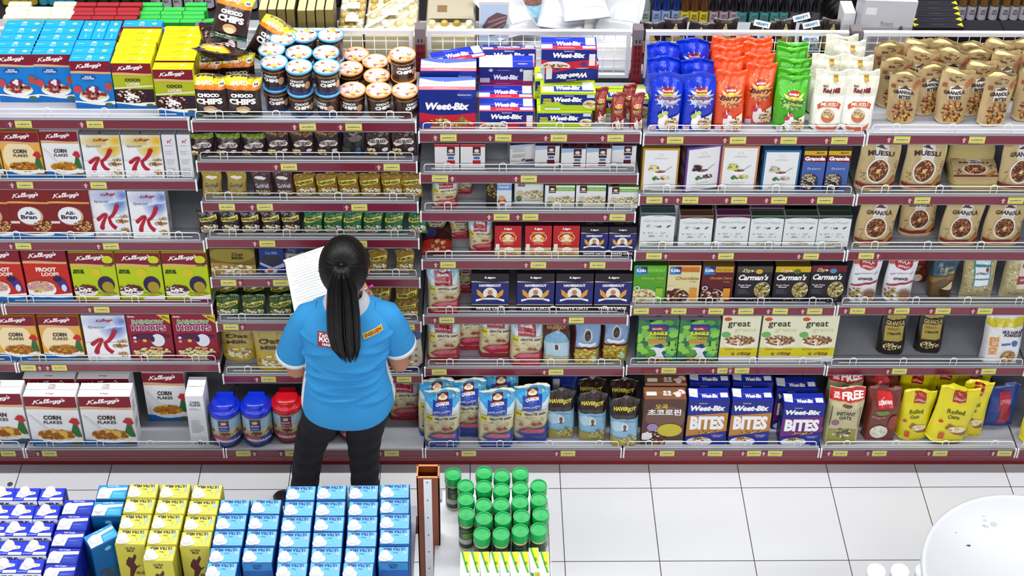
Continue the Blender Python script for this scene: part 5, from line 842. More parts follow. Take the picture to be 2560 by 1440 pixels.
# tubs on the second bay's bottom deck
def tub(x, y, col, label):
    P = at(x, y, Z=.15); w_, h_ = .135, .20; k = MB(); r = w_/2
    k.lathe([(0, 0), (r*.92, 0), (r, .012), (r, .02), (r*.985, h_*.86), (r*.9, h_*.95), (r*.8, h_*.98), (0, h_*.98)], ['#20306c' if col == BL else '#7a1c28']*3+['#b9c4c8']*4, 36)
    c = '#243a94' if col == BL else '#9a1c2c'
    f = [('r', 0, .0, 1, .1, c), ('r', 0, .1, 1, .55, '#cfc49c'), ('r', 0, .55, 1, .9, '#9cc0d4'), ('r', .38, .5, .62, .9, c), ('e', .5, .82, .1, .07, '#e8dcc8'), ('p', [(.38, .9), (.62, .9), (.62, .72), (.38, .72)], '#5c1420'), ('e', .5, .8, .06, .05, '#e0d0b8'), ('t', 'QUAKER', .5, .68, .18, .05, WH, 2), ('t', 'QUICK\nCOOKING' if col == BL else 'INSTANT', .5, .58, .2, .07, '#a8b8e0', 1), ('s', 92, .5, .42, .4, .08, 60, .02, OAT), ('s', 93, .52, .4, .1, .04, 20, .04, ['#6a2c20', '#8a3c30']), ('e', .22, .46, .04, .05, '#8a4030'), ('e', .8, .46, .04, .05, '#8a4030'), ('p', [(.12, .2), (.3, .32), (.6, .3), (.62, .18), (.4, .14)], '#a83c54'), ('p', [(.5, .14), (.62, .28), (.9, .36), (.9, .12)], c), ('r', .3, .12, .85, .2, '#c8c8d0')]
    put_art(k, f, lambda u, v, o: ((r+o+.0004)*math.sin((u-.5)*3.0), -(r+o+.0004)*math.cos((u-.5)*3.0), .02+v*h_*.84), w_*1.5, h_, .015)
    o = obj('oat_tub', k.mesh('oat_tub', PLAS)); o.location = (P.x, P.y, .1505); tag(o, label, 'tub'); cc = '#1230c8' if col == BL else '#c01420'
    k = MB(); k.lathe([(r*.86, 0), (r*1.03, 0), (r*1.05, .008), (r*1.04, .024), (r*.92, .03), (r*.80, .027), (r*.80, .045), (r*.74, .055), (r*.2, .053), (0, .052)], cc, 36)
    k.box(-r*.55, r*.5, .03, r*.55, r*.78, .056, cc)
    l = obj('lid', k.mesh('lid', PLAS), o, (0, 0, h_*.90)); l['label'] = 'glossy blue screw lid' if col == BL else 'glossy red screw lid'
tub(571, 1093, BL, 'oat tub with blue lid beside the narrow white box'); tub(648, 1091, BL, 'oat tub with blue lid beside the red lidded one'); tub(724, 1082, RD, 'oat tub with red lid beside the dark trouser leg'); tub(806, 1084, RD, 'oat tub with red lid hidden behind the left trouser leg'); tub(885, 1080, RD, 'oat tub with red lid showing between the trouser legs')
# ------------------------------------------------------------------ the shop assistant
def lerp_rings(R, n, m_, f=None):
    """R rows (x, y, z, rx, ry); smooth loft with n rings of m_ points; f displaces"""
    out = []; xs = [tuple(r) for r in R]
    for j in range(n+1):
        t = j/n*(len(xs)-1); i = min(int(t), len(xs)-2); u = t-i; a = xs[max(i-1, 0)]; b = xs[i]; c = xs[i+1]; d = xs[min(i+2, len(xs)-1)]
        q = [.5*(2*b[k]+(c[k]-a[k])*u+(2*a[k]-5*b[k]+4*c[k]-d[k])*u*u+(-a[k]+3*b[k]-3*c[k]+d[k])*u**3) for k in range(5)]; ring = []
        for k in range(m_):
            an = 2*math.pi*k/m_; ca, sa = math.cos(an), math.sin(an); ex = .85; x = abs(ca)**ex*(1 if ca > 0 else -1); y = abs(sa)**ex*(1 if sa > 0 else -1)
            dd = f(an, j/n) if f else 0
            ring.append((q[0]+x*(q[3]+dd), q[1]+y*(q[4]+dd), q[2]))
        out.append(ring)
    return out
wom = obj('person', None); wom.location = (-.36, -.28, 0)
tag(wom, 'person with a long black ponytail in a light blue polo shirt, writing on a pad', 'person')
WI = Matrix.Translation((.36, .28, 0))
def W(name, k, M_, parent=wom, mods=None):
    me = k.mesh(name, M_)
    if parent is wom: me.transform(WI)
    o = obj(name, me, parent)
    if mods:
        r = o.modifiers.new('r', 'REMESH'); r.mode = 'VOXEL'; r.voxel_size = mods; r.use_smooth_shade = True
        s = o.modifiers.new('s', 'SMOOTH'); s.iterations = 3; s.factor = .6
    return o
# body: neck, head, arms and hands fused into one surface
k = MB(); S_ = '#ffffff'
HC = Vector((-.28, -.285, 1.462))
hr = [(-.28, -.27, 1.30, .05, .052), (-.28, -.265, 1.36, .055, .062), (-.28, -.262, 1.40, .072, .085), (-.28, -.27, 1.45, .08, .098), (-.28, -.278, 1.50, .08, .1), (-.28, -.285, 1.55, .066, .085), (-.28, -.29, 1.58, .03, .04)]
k.rings(lerp_rings(hr, 20, 24), S_)
k.rings(lerp_rings([(-.285, -.285, 1.18, .12, .08), (-.283, -.28, 1.25, .09, .07), (-.28, -.275, 1.30, .05, .05), (-.28, -.27, 1.38, .048, .05)], 12, 20), S_)
k.tube([(-.28, -.178, 1.47), (-.28, -.158, 1.445), (-.28, -.17, 1.43)], [.008, .013, .011], S_, 8)          # nose
for sx in (-1, 1): k.tube([(-.28+sx*.078, -.275, 1.425), (-.28+sx*.09, -.285, 1.45), (-.28+sx*.082, -.275, 1.475)], [.010, .014, .010], S_, 8)   # ears
k.tube([(-.30, -.168, 1.405), (-.28, -.164, 1.403), (-.26, -.168, 1.405)], [.006, .008, .006], S_, 8)      # lips
HL = Vector((-.44, -.10, 1.10)); HR = at(912, 742, Y=-.1)
k.tube([(-.42, -.27, 1.17), (-.48, -.25, 1.02), (-.508, -.235, .875), (-.495, -.20, .865), (-.47, -.15, .98), (-.445, -.11, 1.07)], [.05, .05, .044, .040, .035, .026], S_, 14)
k.tube([(-.14, -.27, 1.17), (-.095, -.25, 1.03), (-.082, -.225, .90), (-.10, -.19, .90), (-.15, -.15, 1.0), (HR.x+.012, HR.y-.02, HR.z-.045)], [.05, .05, .042, .038, .034, .025], S_, 14)
def hand(k, wr, dr, nrm, curl, side, spread=.4):
    """palm and five bent fingers; dr points along the fingers, nrm out of the back of the hand"""
    dr = Vector(dr).normalized(); nrm = Vector(nrm); nrm = (nrm-dr*nrm.dot(dr)).normalized(); sd = dr.cross(nrm)*side; wr = Vector(wr)
    k.tube([wr-dr*.01, wr+dr*.03, wr+dr*.07, wr+dr*.088], [(.014, .024), (.014, .036), (.013, .040), (.010, .036)] if abs(dr.orthogonal().dot(nrm)) > 2 else [.022, .028, .027, .02], S_, 14)
    for i, (o_, ln) in enumerate(((-.030, .066), (-.010, .074), (.010, .070), (.029, .055))):
        b = wr+dr*.078+sd*o_; d1 = (dr-nrm*curl*.4+sd*o_*spread*3).normalized(); d2 = (dr-nrm*curl*1.3).normalized(); d3 = (dr*.6-nrm*curl*1.9).normalized()
        p1 = b+d1*ln*.45; p2 = p1+d2*ln*.32; p3 = p2+d3*ln*.26; k.tube([b-dr*.015, b, p1, p2, p3], [.0095, .009, .0083, .0076, .0056], S_, 10)
    b = wr+dr*.022-sd*.024; p1 = b-sd*.022+dr*.026-nrm*curl*.012; p2 = p1+dr*.026-nrm*curl*.018+sd*.002; k.tube([b, p1, p2], [.013, .0105, .007], S_, 10)
hand(k, (-.445, -.11, 1.075), (.25, .5, .8), (-.6, .5, -.3), .5, 1)
hand(k, HR-Vector((-.012, .018, .05)), (-.35, .45, .8), (.5, -.5, .5), .9, -1)
W('body', k, SKIN, mods=.0045)
k = MB()
for sx in (-1, 1): k.lathe([(0, -.009), (.006, -.007), (.009, 0), (.006, .007), (0, .009)], '#f0ece8', 12, -.28+sx*.03, 0); 
for i, v in enumerate(k.v): k.v[i] = (v[0], v[1]*.6-.178, v[2]+1.478)
W('eyes', k, PLAS)
# trousers
k = MB(); B_ = '#17151c'
k.rings(lerp_rings([(-.36, -.30, .84, .08, .09), (-.375, -.30, .76, .098, .115), (-.405, -.295, .66, .088, .1), (-.445, -.29, .56, .078, .085), (-.473, -.288, .46, .066, .072), (-.49, -.283, .36, .062, .066), (-.505, -.28, .25, .06, .063), (-.525, -.275, .14, .061, .064), (-.535, -.27, .05, .062, .066)], 40, 28, lambda a, t: .0022*math.sin(60*t+2*math.sin(a))*(.3+t)), B_)
k.rings(lerp_rings([(-.22, -.30, .84, .08, .09), (-.215, -.30, .76, .1, .115), (-.222, -.295, .66, .088, .1), (-.236, -.29, .56, .078, .085), (-.241, -.288, .46, .068, .072), (-.243, -.283, .36, .064, .067), (-.246, -.28, .25, .061, .063), (-.25, -.275, .14, .061, .064), (-.25, -.27, .05, .062, .066)], 40, 28, lambda a, t: .0022*math.sin(56*t+2*math.cos(a))*(.3+t)), B_)
k.rings(lerp_rings([(-.29, -.30, .90, .13, .10), (-.29, -.30, .83, .15, .12), (-.292, -.30, .76, .16, .128), (-.295, -.295, .71, .14, .1)], 14, 36), B_)
W('trousers', k, mat('black_trouser_cloth', .8, spec=.25, col='#14121a', noise=.15, nscale=200, bump=.2), mods=.007)
# shoes
for (hx, hy, tx, ty) in ((-.535, -.33, -.655, -.13), (-.25, -.33, -.235, -.10)):
    k = MB(); d = Vector((tx-hx, ty-hy, 0)); L = d.length; d.normalize(); s = Vector((-d.y, d.x, 0)); rs = []
    for t, w_, h_ in ((-.02, .022, .05), (.0, .034, .075), (.25, .036, .08), (.5, .041, .06), (.75, .044, .045), (.93, .034, .034), (1.0, .016, .02)):
        c = Vector((hx, hy, 0))+d*L*t; rs.append([c+s*w_*math.cos(a)+Vector((0, 0, max(0, h_*.5+h_*.55*math.sin(a)))) for a in [2*math.pi*i/16 for i in range(16)]])
    k.rings(rs, '#2a262e'); sh = W('shoe', k, mat('shoe_leather', .4, col='#221e26'))
# hair: cap with combed grooves running to the tie
tie = Vector((-.279, -.378, 1.548)); k = MB(); C0 = Vector((-.28, -.288, 1.478)); ax = (tie-C0).normalized(); e1 = ax.cross(Vector((1, 0, 0))).normalized(); e2 = ax.cross(e1); vs = []; N1, N2 = 26, 260
for j in range(N1+1):
    th = math.pi*.93*j/N1+.001
    for i in range(N2):
        ph = 2*math.pi*i/N2; u = ax*math.cos(th)+(e1*math.cos(ph)+e2*math.sin(ph))*math.sin(th)
        r = 1/math.sqrt((u.x/.0975)**2+(u.y/.118)**2+(u.z/.126)**2)
        r *= 1+.0035*math.sin(46*ph+.8*math.sin(5*ph))*min(1, math.sin(th)*2)+.003*math.sin(67*ph)+.004*math.sin(3*ph+2*th)
        p = C0+u*r; face = (p.y > -.225 and p.z < 1.53) ; low = p.z < 1.36
        if face: p = C0+u*r*.84
        if low: p.z = 1.36-(1.36-p.z)*.35; p.x = C0.x+(p.x-C0.x)*.86
        vs.append(p)
k.add(vs, [(j*N2+i, j*N2+(i+1) % N2, (j+1)*N2+(i+1) % N2, (j+1)*N2+i) for j in range(N1) for i in range(N2)]+[tuple(range(N2))], '#0d090c', True)
hair = W('hair', k, HAIR)
k = MB(); TP = [(853, 662, -.385), (853, 676, -.41), (855, 720, -.425), (857, 780, -.43), (859, 830, -.425), (864, 870, -.425), (871, 906, -.43)]
path = [at(x, y, Y=Y) for x, y, Y in TP]; wid = [(.02, .018), (.028, .024), (.05, .03), (.058, .03), (.06, .028), (.054, .022), (.03, .014)]
Rr = random.Random(9)
for q in range(90):
    a = Rr.uniform(0, 6.283); rr = math.sqrt(Rr.uniform(.1, 1)); ln = Rr.uniform(.8, 1.0); pts = []; rad = []
    for i, (p, (wx, wy)) in enumerate(zip(path, wid)):
        f_ = 1 if i < len(path)-1 else ln*1.1
        pts.append(p+Vector((math.cos(a)*wx*rr*f_, math.sin(a)*wy*rr, (1-ln)*.25*(i == len(path)-1)))); rad.append((.006, .007, .0085, .0085, .0075, .005, .001)[i])
    sm = []; sr = []
    for i in range(len(pts)-1):
        for t in (0, .34, .67): sm.append(pts[i].lerp(pts[i+1], t)); sr.append(rad[i]+(rad[i+1]-rad[i])*t)
    sm.append(pts[-1]); sr.append(rad[-1]); k.tube(sm, sr, '#0d090c', 7)
W('ponytail', k, HAIR)
k = MB(); k.tube([tie+Vector((.021*math.cos(a), -.008, .019*math.sin(a))) for a in [i*.5236 for i in range(13)]], .006, '#1a1418'); W('hair_tie', k, MATT)
# shirt
SB, SW_ = '#338cc8', '#dfe6ea'
CREASE = [(.36, .02, -1.9, .9, .010), (.41, -.03, -1.1, .8, .009), (.32, .035, -1.2, .7, .010), (.28, -.02, -2.1, .8, .008), (.24, .03, -1.5, .6, .007), (.45, .05, -.5, .6, .010), (.44, -.05, -2.7, .6, .010), (.20, -.03, -.9, .6, .005), (.50, .06, -2.3, .5, .006), (.52, -.06, -.8, .5, .006), (.62, .05, -.35, .5, .008), (.62, -.04, -2.8, .5, .008)]
def folds(a, t):
    r = .0025*math.sin(15*t+4*a); a = math.atan2(math.sin(a), math.cos(a))
    for t0, sl, a0, aw, dp in CREASE:
        d = t-(t0+sl*(a-a0)+.008*math.sin(3*a+t0*40)); e = math.exp(-((a-a0)/aw)**2); r += e*dp*(1.3*math.exp(-((d-.022)/.02)**2)-1.5*math.exp(-(d/.013)**2))
    return r
TR = [(-.292, -.305, .775, .188, .162), (-.292, -.305, .80, .19, .162), (-.292, -.30, .88, .182, .15), (-.292, -.295, .96, .168, .135), (-.288, -.29, 1.04, .168, .128), (-.285, -.285, 1.12, .18, .128), (-.282, -.28, 1.19, .19, .112), (-.28, -.275, 1.24, .165, .088), (-.28, -.272, 1.275, .105, .072), (-.28, -.27, 1.30, .066, .06)]
rs = lerp_rings(TR, 120, 96, folds); k = MB(); NR = 96
rs = [[Vector(p)-Vector((0, 0, .02*max(0, -math.sin(2*math.pi*i/NR))*(1-min(1, j/16)))) for i, p in enumerate(g)] for j, g in enumerate(rs)]
vs = [q for g in rs for q in g]; n0 = len(k.v); k.v += [tuple(v) for v in vs]
for j in range(120):
    for i in range(NR):
        a = (i+.5)*2*math.pi/NR; z = rs[j][i].z; side = abs(abs(math.atan2(math.sin(a), math.cos(a)))-math.pi) < .34 and math.sin(a) < .3 and z < 1.02 or (abs(a-2*math.pi) < .16 or a < .1) and z < .99
        k.f.append([j*NR+i, j*NR+(i+1) % NR, (j+1)*NR+(i+1) % NR, (j+1)*NR+i]); k.c.append(lin(SW_ if side else SB)); k.sm.append(True)
SHIRT = W('shirt', k, CLOTH)
from mathutils.bvhtree import BVHTree
BV = BVHTree.FromPolygons([tuple(v) for v in vs], [f[:] for f in k.f])
def on_back(X, Z, o):
    h = BV.ray_cast(Vector((X, -2, Z)), Vector((0, 1, 0)))[0]; return (X, (h.y if h else -.4)-o-.0025, Z)
for nm, (x, y, wd, hh, rot), ops in (('badge', (830, 853, .118, .058, 0), [('r', 0, 0, 1, 1, '#8a2030'), ('t', 'Teh', .2, .78, .3, .25, WH, 1, .3), ('t', 'PUCUK', .34, .5, .56, .3, WH, 3), ('t', 'HARUM', .42, .2, .5, .2, WH, 2)]), ('name_patch', (931, 843, .078, .024, .28), [('r', 0, 0, 1, 1, '#d8a03c'), ('t', 'ENERGEN', .5, .5, .86, .6, '#5a3414', 2)])):
    P = at(x, y, Y=-.40); k = MB(); c, s = math.cos(rot), math.sin(rot)
    put_art(k, ops, lambda u, v, o: on_back(P.x+(u-.5)*wd*c-(v-.5)*hh*s, P.z+(u-.5)*wd*s+(v-.5)*hh*c, o+.001), wd, hh, .02); W(nm, k, MATT)
for sx, pts in ((-1, [(-.375, -.276, 1.215), (-.43, -.272, 1.19), (-.47, -.262, 1.11), (-.497, -.252, 1.03), (-.513, -.245, .975)]), (1, [(-.185, -.276, 1.215), (-.13, -.272, 1.195), (-.105, -.262, 1.13), (-.09, -.252, 1.07), (-.080, -.245, 1.03)])):
    k = MB(); rr = [.062, .068, .068, .067, .070]; P_ = []; R_ = []
    for i in range(4):
        for t in (0, .25, .5, .75): P_.append(Vector(pts[i]).lerp(Vector(pts[i+1]), t)); R_.append(rr[i]+(rr[i+1]-rr[i])*t+.002*math.sin(i*9+t*13))
    P_.append(Vector(pts[4])); R_.append(rr[4]); k.tube(P_, R_, SB, 26, cap=False); sl = W('sleeve', k, CLOTH)
    k = MB(); d = (Vector(pts[4])-Vector(pts[3])).normalized(); k.tube([Vector(pts[4])-d*.004, Vector(pts[4]), Vector(pts[4])+d*.018, Vector(pts[4])+d*.018, Vector(pts[4])], [.0705, .0715, .0715, .064, .064], SW_, 26, cap=False); W('cuff', k, CLOTH)
k = MB()    # collar
rs = []
for q, (rx, ry, z) in enumerate(((.062, .058, 1.29), (.064, .06, 1.318), (.07, .066, 1.325), (.088, .08, 1.295), (.104, .09, 1.262))):
    rs.append([(-.28+rx*math.cos(a), -.272+ry*math.sin(a), z-(.0 if math.sin(a) < .5 else .02)) for a in [2*math.pi*i/32 for i in range(32)]])
k.rings(rs, '#b8bcc4', cap=False); W('collar', k, CLOTH)
# the writing pad, pens
A_, B2 = at(711, 652, Y=.03), at(765, 775, Y=-.16); A2 = at(846, 606, Y=.03); ux = (A2-A_); wd = .205; ux.normalize(); uy = (B2-A_); ht = uy.length; uy = (uy-ux*uy.dot(ux)).normalized(); nz = ux.cross(uy); nz = nz if nz.y < 0 else -nz
MP = Matrix((ux, uy, nz)).transposed().to_4x4(); MP.translation = A_
k = MB(); k.box(0, 0, -.012, wd, ht, -.001, '#d8dcdc'); k.box(-.003, -.003, -.0145, wd+.003, ht+.003, -.012, '#8a9088')
k.box(-.003, -.004, -.0145, wd+.003, .004, .002, '#eef0ee')
put_art(k, [('r', 0, 0, 1, 1, '#eef1f0')]+[('l', .48, .88-.05*i, .8-.2*(i % 3 == 2), 1, '#b8c0c4') for i in range(15)]+[('t', 'stok', .4, .93, .2, .03, '#9098a0', 0, .3)], lambda u, v, o: (u*wd, (1-v)*ht, -.001+o), wd, ht)
pad = obj('writing_pad', k.mesh('writing_pad', CARD)); pad.matrix_world = MP; tag(pad, 'white writing pad with ruled lines held up by the person', 'notebook')
def pen(name, a, b, cols, label):
    k = MB(); a, b = Vector(a), Vector(b); d = b-a; k.tube([a, a+d*.08], [.001, .004], '#b8bcc0', 10); k.tube([a+d*.08, a+d*.8], .0045, cols[0], 10); k.tube([a+d*.8, b], [.0055, .005], cols[1], 10); k.tube([a+d*.6+Vector((0, -.006, 0)), b+Vector((0, -.006, 0))], .0015, cols[1], 6)
    k.v = [tuple(Vector(v)-a) for v in k.v]; o = obj(name, k.mesh(name, PLAS)); o.location = a; tag(o, label, 'pen')
pen('pen', at(775, 768, Y=-.19), at(796, 758, Y=-.20)+Vector((.03, 0, .03)), ('#8898a8', '#5a7a9a'), 'grey blue pen lying across the lower pad corner'); pen('pen', HR+Vector((-.05, .04, -.03)), at(931, 714, Y=-.13), ('#c8c8d0', '#d030a8'), 'pen with pink end held in the raised hand')
# ------------------------------------------------------------------ foreground racks
zm = 1.02; ZT = 1.02+.20
def slab(name, pts, z0, z1, M_, col=WH, parent=None):
    k = MB(); n = len(pts); vs = [(x, y, z0) for x, y in pts]+[(x, y, z1) for x, y in pts]; k.add(vs, [tuple(range(n))[::-1], tuple(range(n, 2*n))]+[(i, (i+1) % n, n+(i+1) % n, n+i) for i in range(n)], col); return obj(name, k.mesh(name, M_), parent)
def tubepost(P, w_, d_, z0, z1, parent):
    k = MB(); t = .004; x, y = P
    for a in ((x-w_/2, y-d_/2, x-w_/2+t, y+d_/2), (x+w_/2-t, y-d_/2, x+w_/2, y+d_/2), (x-w_/2, y-d_/2, x+w_/2, y-d_/2+t), (x-w_/2, y+d_/2-t, x+w_/2, y+d_/2)): k.box(a[0], a[1], z0, a[2], a[3], z1, '#7c3a1c')
    for a in ((x-w_/2, y-d_/2, x+w_/2, y-d_/2+t+.001), (x-w_/2, y+d_/2-t-.001, x+w_/2, y+d_/2)): k.box(a[0]-.001, a[1]-.0005, z1, a[2]+.001, a[3]+.0005, z1+.003, '#d8884c')
    for a in ((x-w_/2, y-d_/2, x-w_/2+t+.001, y+d_/2), (x+w_/2-t-.001, y-d_/2, x+w_/2, y+d_/2)): k.box(a[0], a[1], z1, a[2], a[3], z1+.003, '#d8884c')
    return obj('rack_post', k.mesh('rack_post', mat('brown_painted_tube', .4, col=None)), parent)
rack = obj('display_rack', None); tag(rack, 'brown tube display rack carrying the milk cartons and the white jar tray', 'rack')
p = at(1070, 1179, Z=1.35); post_y = p.y; tubepost((p.x, p.y), .078, .058, 0, 1.35, rack)
k = MB(); k.box(p.x-.015, p.y-.034, .02, p.x+.013, p.y-.0292, 1.345, '#dfe3e8')
for i in range(12): k.box(p.x-.004, p.y-.0347, 1.33-i*.09, p.x+.0, p.y-.034, 1.336-i*.09, '#3a3438')
obj('slotted_strip', k.mesh('slotted_strip', MATT), rack)
q = at(955, 1437, Z=1.0); tubepost((q.x, q.y-.03), .06, .05, 0, 1.0, rack); q = at(257, 1440, Z=1.0); tubepost((q.x, q.y-.03), .06, .05, 0, 1.0, rack)
mb = [at(1040, 1300, Z=zm), at(1040, 1600, Z=zm)]; slab('milk_board', [(-2.3, -1.62), (mb[0].x, -1.62), (mb[0].x, -1.09), (-2.3, -1.09)], zm-.02, zm, STEEL, parent=rack)
k = MB()
for yy in (-1.14, -1.60): k.box(-2.2, yy-.02, zm-.07, p.x-.03, yy+.02, zm-.021, '#6a3018')
obj('rack_beam', k.mesh('rack_beam', MATT), rack)
TZ = 1.0; a = at(1092, 1228, Z=TZ); b_ = at(1378, 1222, Z=TZ); c_ = at(1382, 1520, Z=TZ)
tray = slab('display_tray', [(a.x, -1.68), (c_.x, -1.68), (c_.x, a.y), (a.x, a.y)], TZ-.012, TZ, mat('white_tray_steel', .35, col='#e4e8ee'), parent=rack)
k = MB(); 
for zz in (0, .03, .06): k.tube([(c_.x-.004, a.y-.01, TZ+zz), (c_.x-.004, -1.67, TZ+zz)], .002, '#c8ccd0', 6)
for i in range(9): yy = a.y-.01-i*.08; k.tube([(c_.x-.004, yy, TZ), (c_.x-.004, yy, TZ+.065)], .002, '#c8ccd0', 6)
obj('side_wire', k.mesh('side_wire', WIRE), tray)
k = MB(); k.box(a.x-.03, a.y-.05, TZ-.05, a.x+.02, a.y+.0, TZ+.012, '#a8acb4'); obj('tray_bracket', k.mesh('tray_bracket', STEEL), tray)
# jars with green lids
k = MB(); r = .028; k.lathe([(0, 0), (r*.96, 0), (r, .006), (r, .012), (r*.98, .016), (r*.98, .118), (r*.9, .132), (0, .132)], ['#c8c0a0', '#c8c0a0', '#c8c0a0', '#1f3420', '#233c26', '#c8b888', '#c8b888'], 28)
put_art(k, [('r', 0, 0, 1, 1, '#24402a'), ('r', .2, .15, .6, .4, '#b8bcb0'), ('l', .5, .85, .4, 2, '#c8c8a8'), ('e', .5, .6, .16, .16, '#5a8a3c'), ('l', .5, .5, .3, 3, '#8a9a88')], lambda u, v, o: ((r*.98+o+.0003)*math.sin((u-.5)*5.4), -(r*.98+o+.0003)*math.cos((u-.5)*5.4), .02+v*.095), .15, .095, .012)
JM = k.mesh('spice_jar', PLAS); k = MB(); r = .0305; k.lathe([(r*.9, 0), (r, 0), (r, .032), (r*.96, .036), (r*.86, .036), (r*.83, .032), (0, .031)], '#15a350', 40, smooth=False); JL = k.mesh('lid', PLAS)
J = [(1132.5, 1185), (1164, 1213), (1210, 1181), (1255, 1188), (1301, 1183), (1210, 1216), (1254, 1223), (1301, 1219), (1347, 1213), (1165, 1247), (1208.5, 1261), (1253, 1260), (1300, 1254), (1347, 1248), (1166, 1284), (1210, 1295), (1257.5, 1295), (1304, 1290), (1352, 1285), (1205, 1334), (1253, 1334), (1301, 1326), (1347, 1323)]
JN = ['standing alone at the far left corner', 'second from left in the ragged second row'] ; cols_ = {}
JLAB = {}
for i, (x, y) in enumerate(J):
    col = 0 if x < 1145 else 1 if x < 1185 else 2 if x < 1232 else 3 if x < 1280 else 4 if x < 1325 else 5; cols_.setdefault(col, []).append((y, i))
for c_i, L_ in cols_.items():
    for n_, (y, i) in enumerate(sorted(L_)): JLAB[i] = 'green lidded jar standing alone at the tray corner' if c_i == 0 else f"green lidded jar, {ORD[n_]} from the shelf side in the {ORD[c_i-1]} column from left"
for i, (x, y) in enumerate(J):
    P = at(x, y, Z=TZ+.165); o = obj('spice_jar', JM); o.location = (P.x, P.y, TZ+.0005); o.rotation_euler.z = RP.uniform(-1, 1); obj('lid', JL, o, (0, 0, .129)); tag(o, JLAB[i], 'jar', 'green lidded jars on the white tray')
# narrow white cartons with green and yellow
k = MB(); k.cbox(-.0165, -.05, 0, .0165, .05, .15, .001, (WH, WH, WH)); tp = [('p', [(.05, 1), (.3, 1), (.95, .1), (.7, .1)], '#3fa024'), ('p', [(.3, .98), (.95, .98), (.95, .3), (.7, .35)], '#d8d018'), ('t', 'Zi', .62, .5, .3, .12, '#1c4c2c', 2)]
put_art(k, [('r', 0, 0, 1, 1, WH), ('p', [(.0, .95), (.3, .95), (.8, .3), (.7, .25)], '#3fa024'), ('p', [(.4, .96), (1, .96), (1, .55), (.8, .4)], '#d8d018'), ('t', 'Zi', .6, .7, .34, .1, '#1c4c2c', 2), ('s', 95, .7, .15, .25, .1, 30, .1, ['#d89050', '#c8b088'])], lambda u, v, o: ((u-.5)*.033, -.05-o, v*.15), .033, .15)
put_art(k, tp, lambda u, v, o: ((u-.5)*.033, (v-.5)*.1, .15+o), .033, .1); NM = k.mesh('narrow_carton', CARD)
for i in range(9):
    P = at(1163+i*24.6, 1378+(-10 if i == 7 else 0), Z=TZ+.15); o = obj('narrow_carton', NM); o.location = (P.x, P.y-.052, TZ+.0005); o.rotation_euler = (-.0, 0, RP.uniform(-.04, .04)); tag(o, f"narrow white carton with green and yellow stripe, {ORD[i]} from left before the jars", 'carton', 'narrow striped cartons')
# milk cartons
def milk_mesh(n, w_, d_, h_, cols, front, top, capx, capy, patch):
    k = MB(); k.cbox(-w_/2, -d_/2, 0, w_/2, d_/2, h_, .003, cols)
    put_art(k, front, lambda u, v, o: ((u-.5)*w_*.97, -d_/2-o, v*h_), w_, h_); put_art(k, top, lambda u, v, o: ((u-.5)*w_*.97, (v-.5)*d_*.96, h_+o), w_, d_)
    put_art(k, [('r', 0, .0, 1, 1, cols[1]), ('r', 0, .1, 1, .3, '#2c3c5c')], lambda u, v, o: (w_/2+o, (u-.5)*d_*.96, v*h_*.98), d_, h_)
    m1 = k.mesh(n, CARD); k = MB(); r = .0165; k.lathe([(r*1.08, 0), (r*1.1, .003), (r, .004), (r, .015), (r*.9, .018), (0, .018)], WH, 26)
    for i in range(26): a = i*6.283/26; k.box(-.0006, -.0006, .005, .0006, .0006, .014, WH, Matrix.Translation((r*math.cos(a), r*math.sin(a), 0)))
    m2 = k.mesh('screw_cap', PLAS)
    return m1, m2, (capx*w_, capy*d_, h_), patch
UM = lambda c: [('t', 'ULTRA MILK', .5, .84, .76, .2, c, 2.4, 0, 3.1416), ('t', 'Plain', .56, .6, .16, .1, c, 0, .2, 3.1416), ('r', .82, .5, .94, .72, '#9ab8c8'), ('t', '1 L', .74, .36, .2, .16, '#8ab0c8', 0, 0, 3.1416), ('l', .7, .16, .4, 1, '#7aa8c8'), ('e', .36, .28, .12, .2, WH), ('e', .2, .28, .2, .26, WH)]
hM = ZT-zm
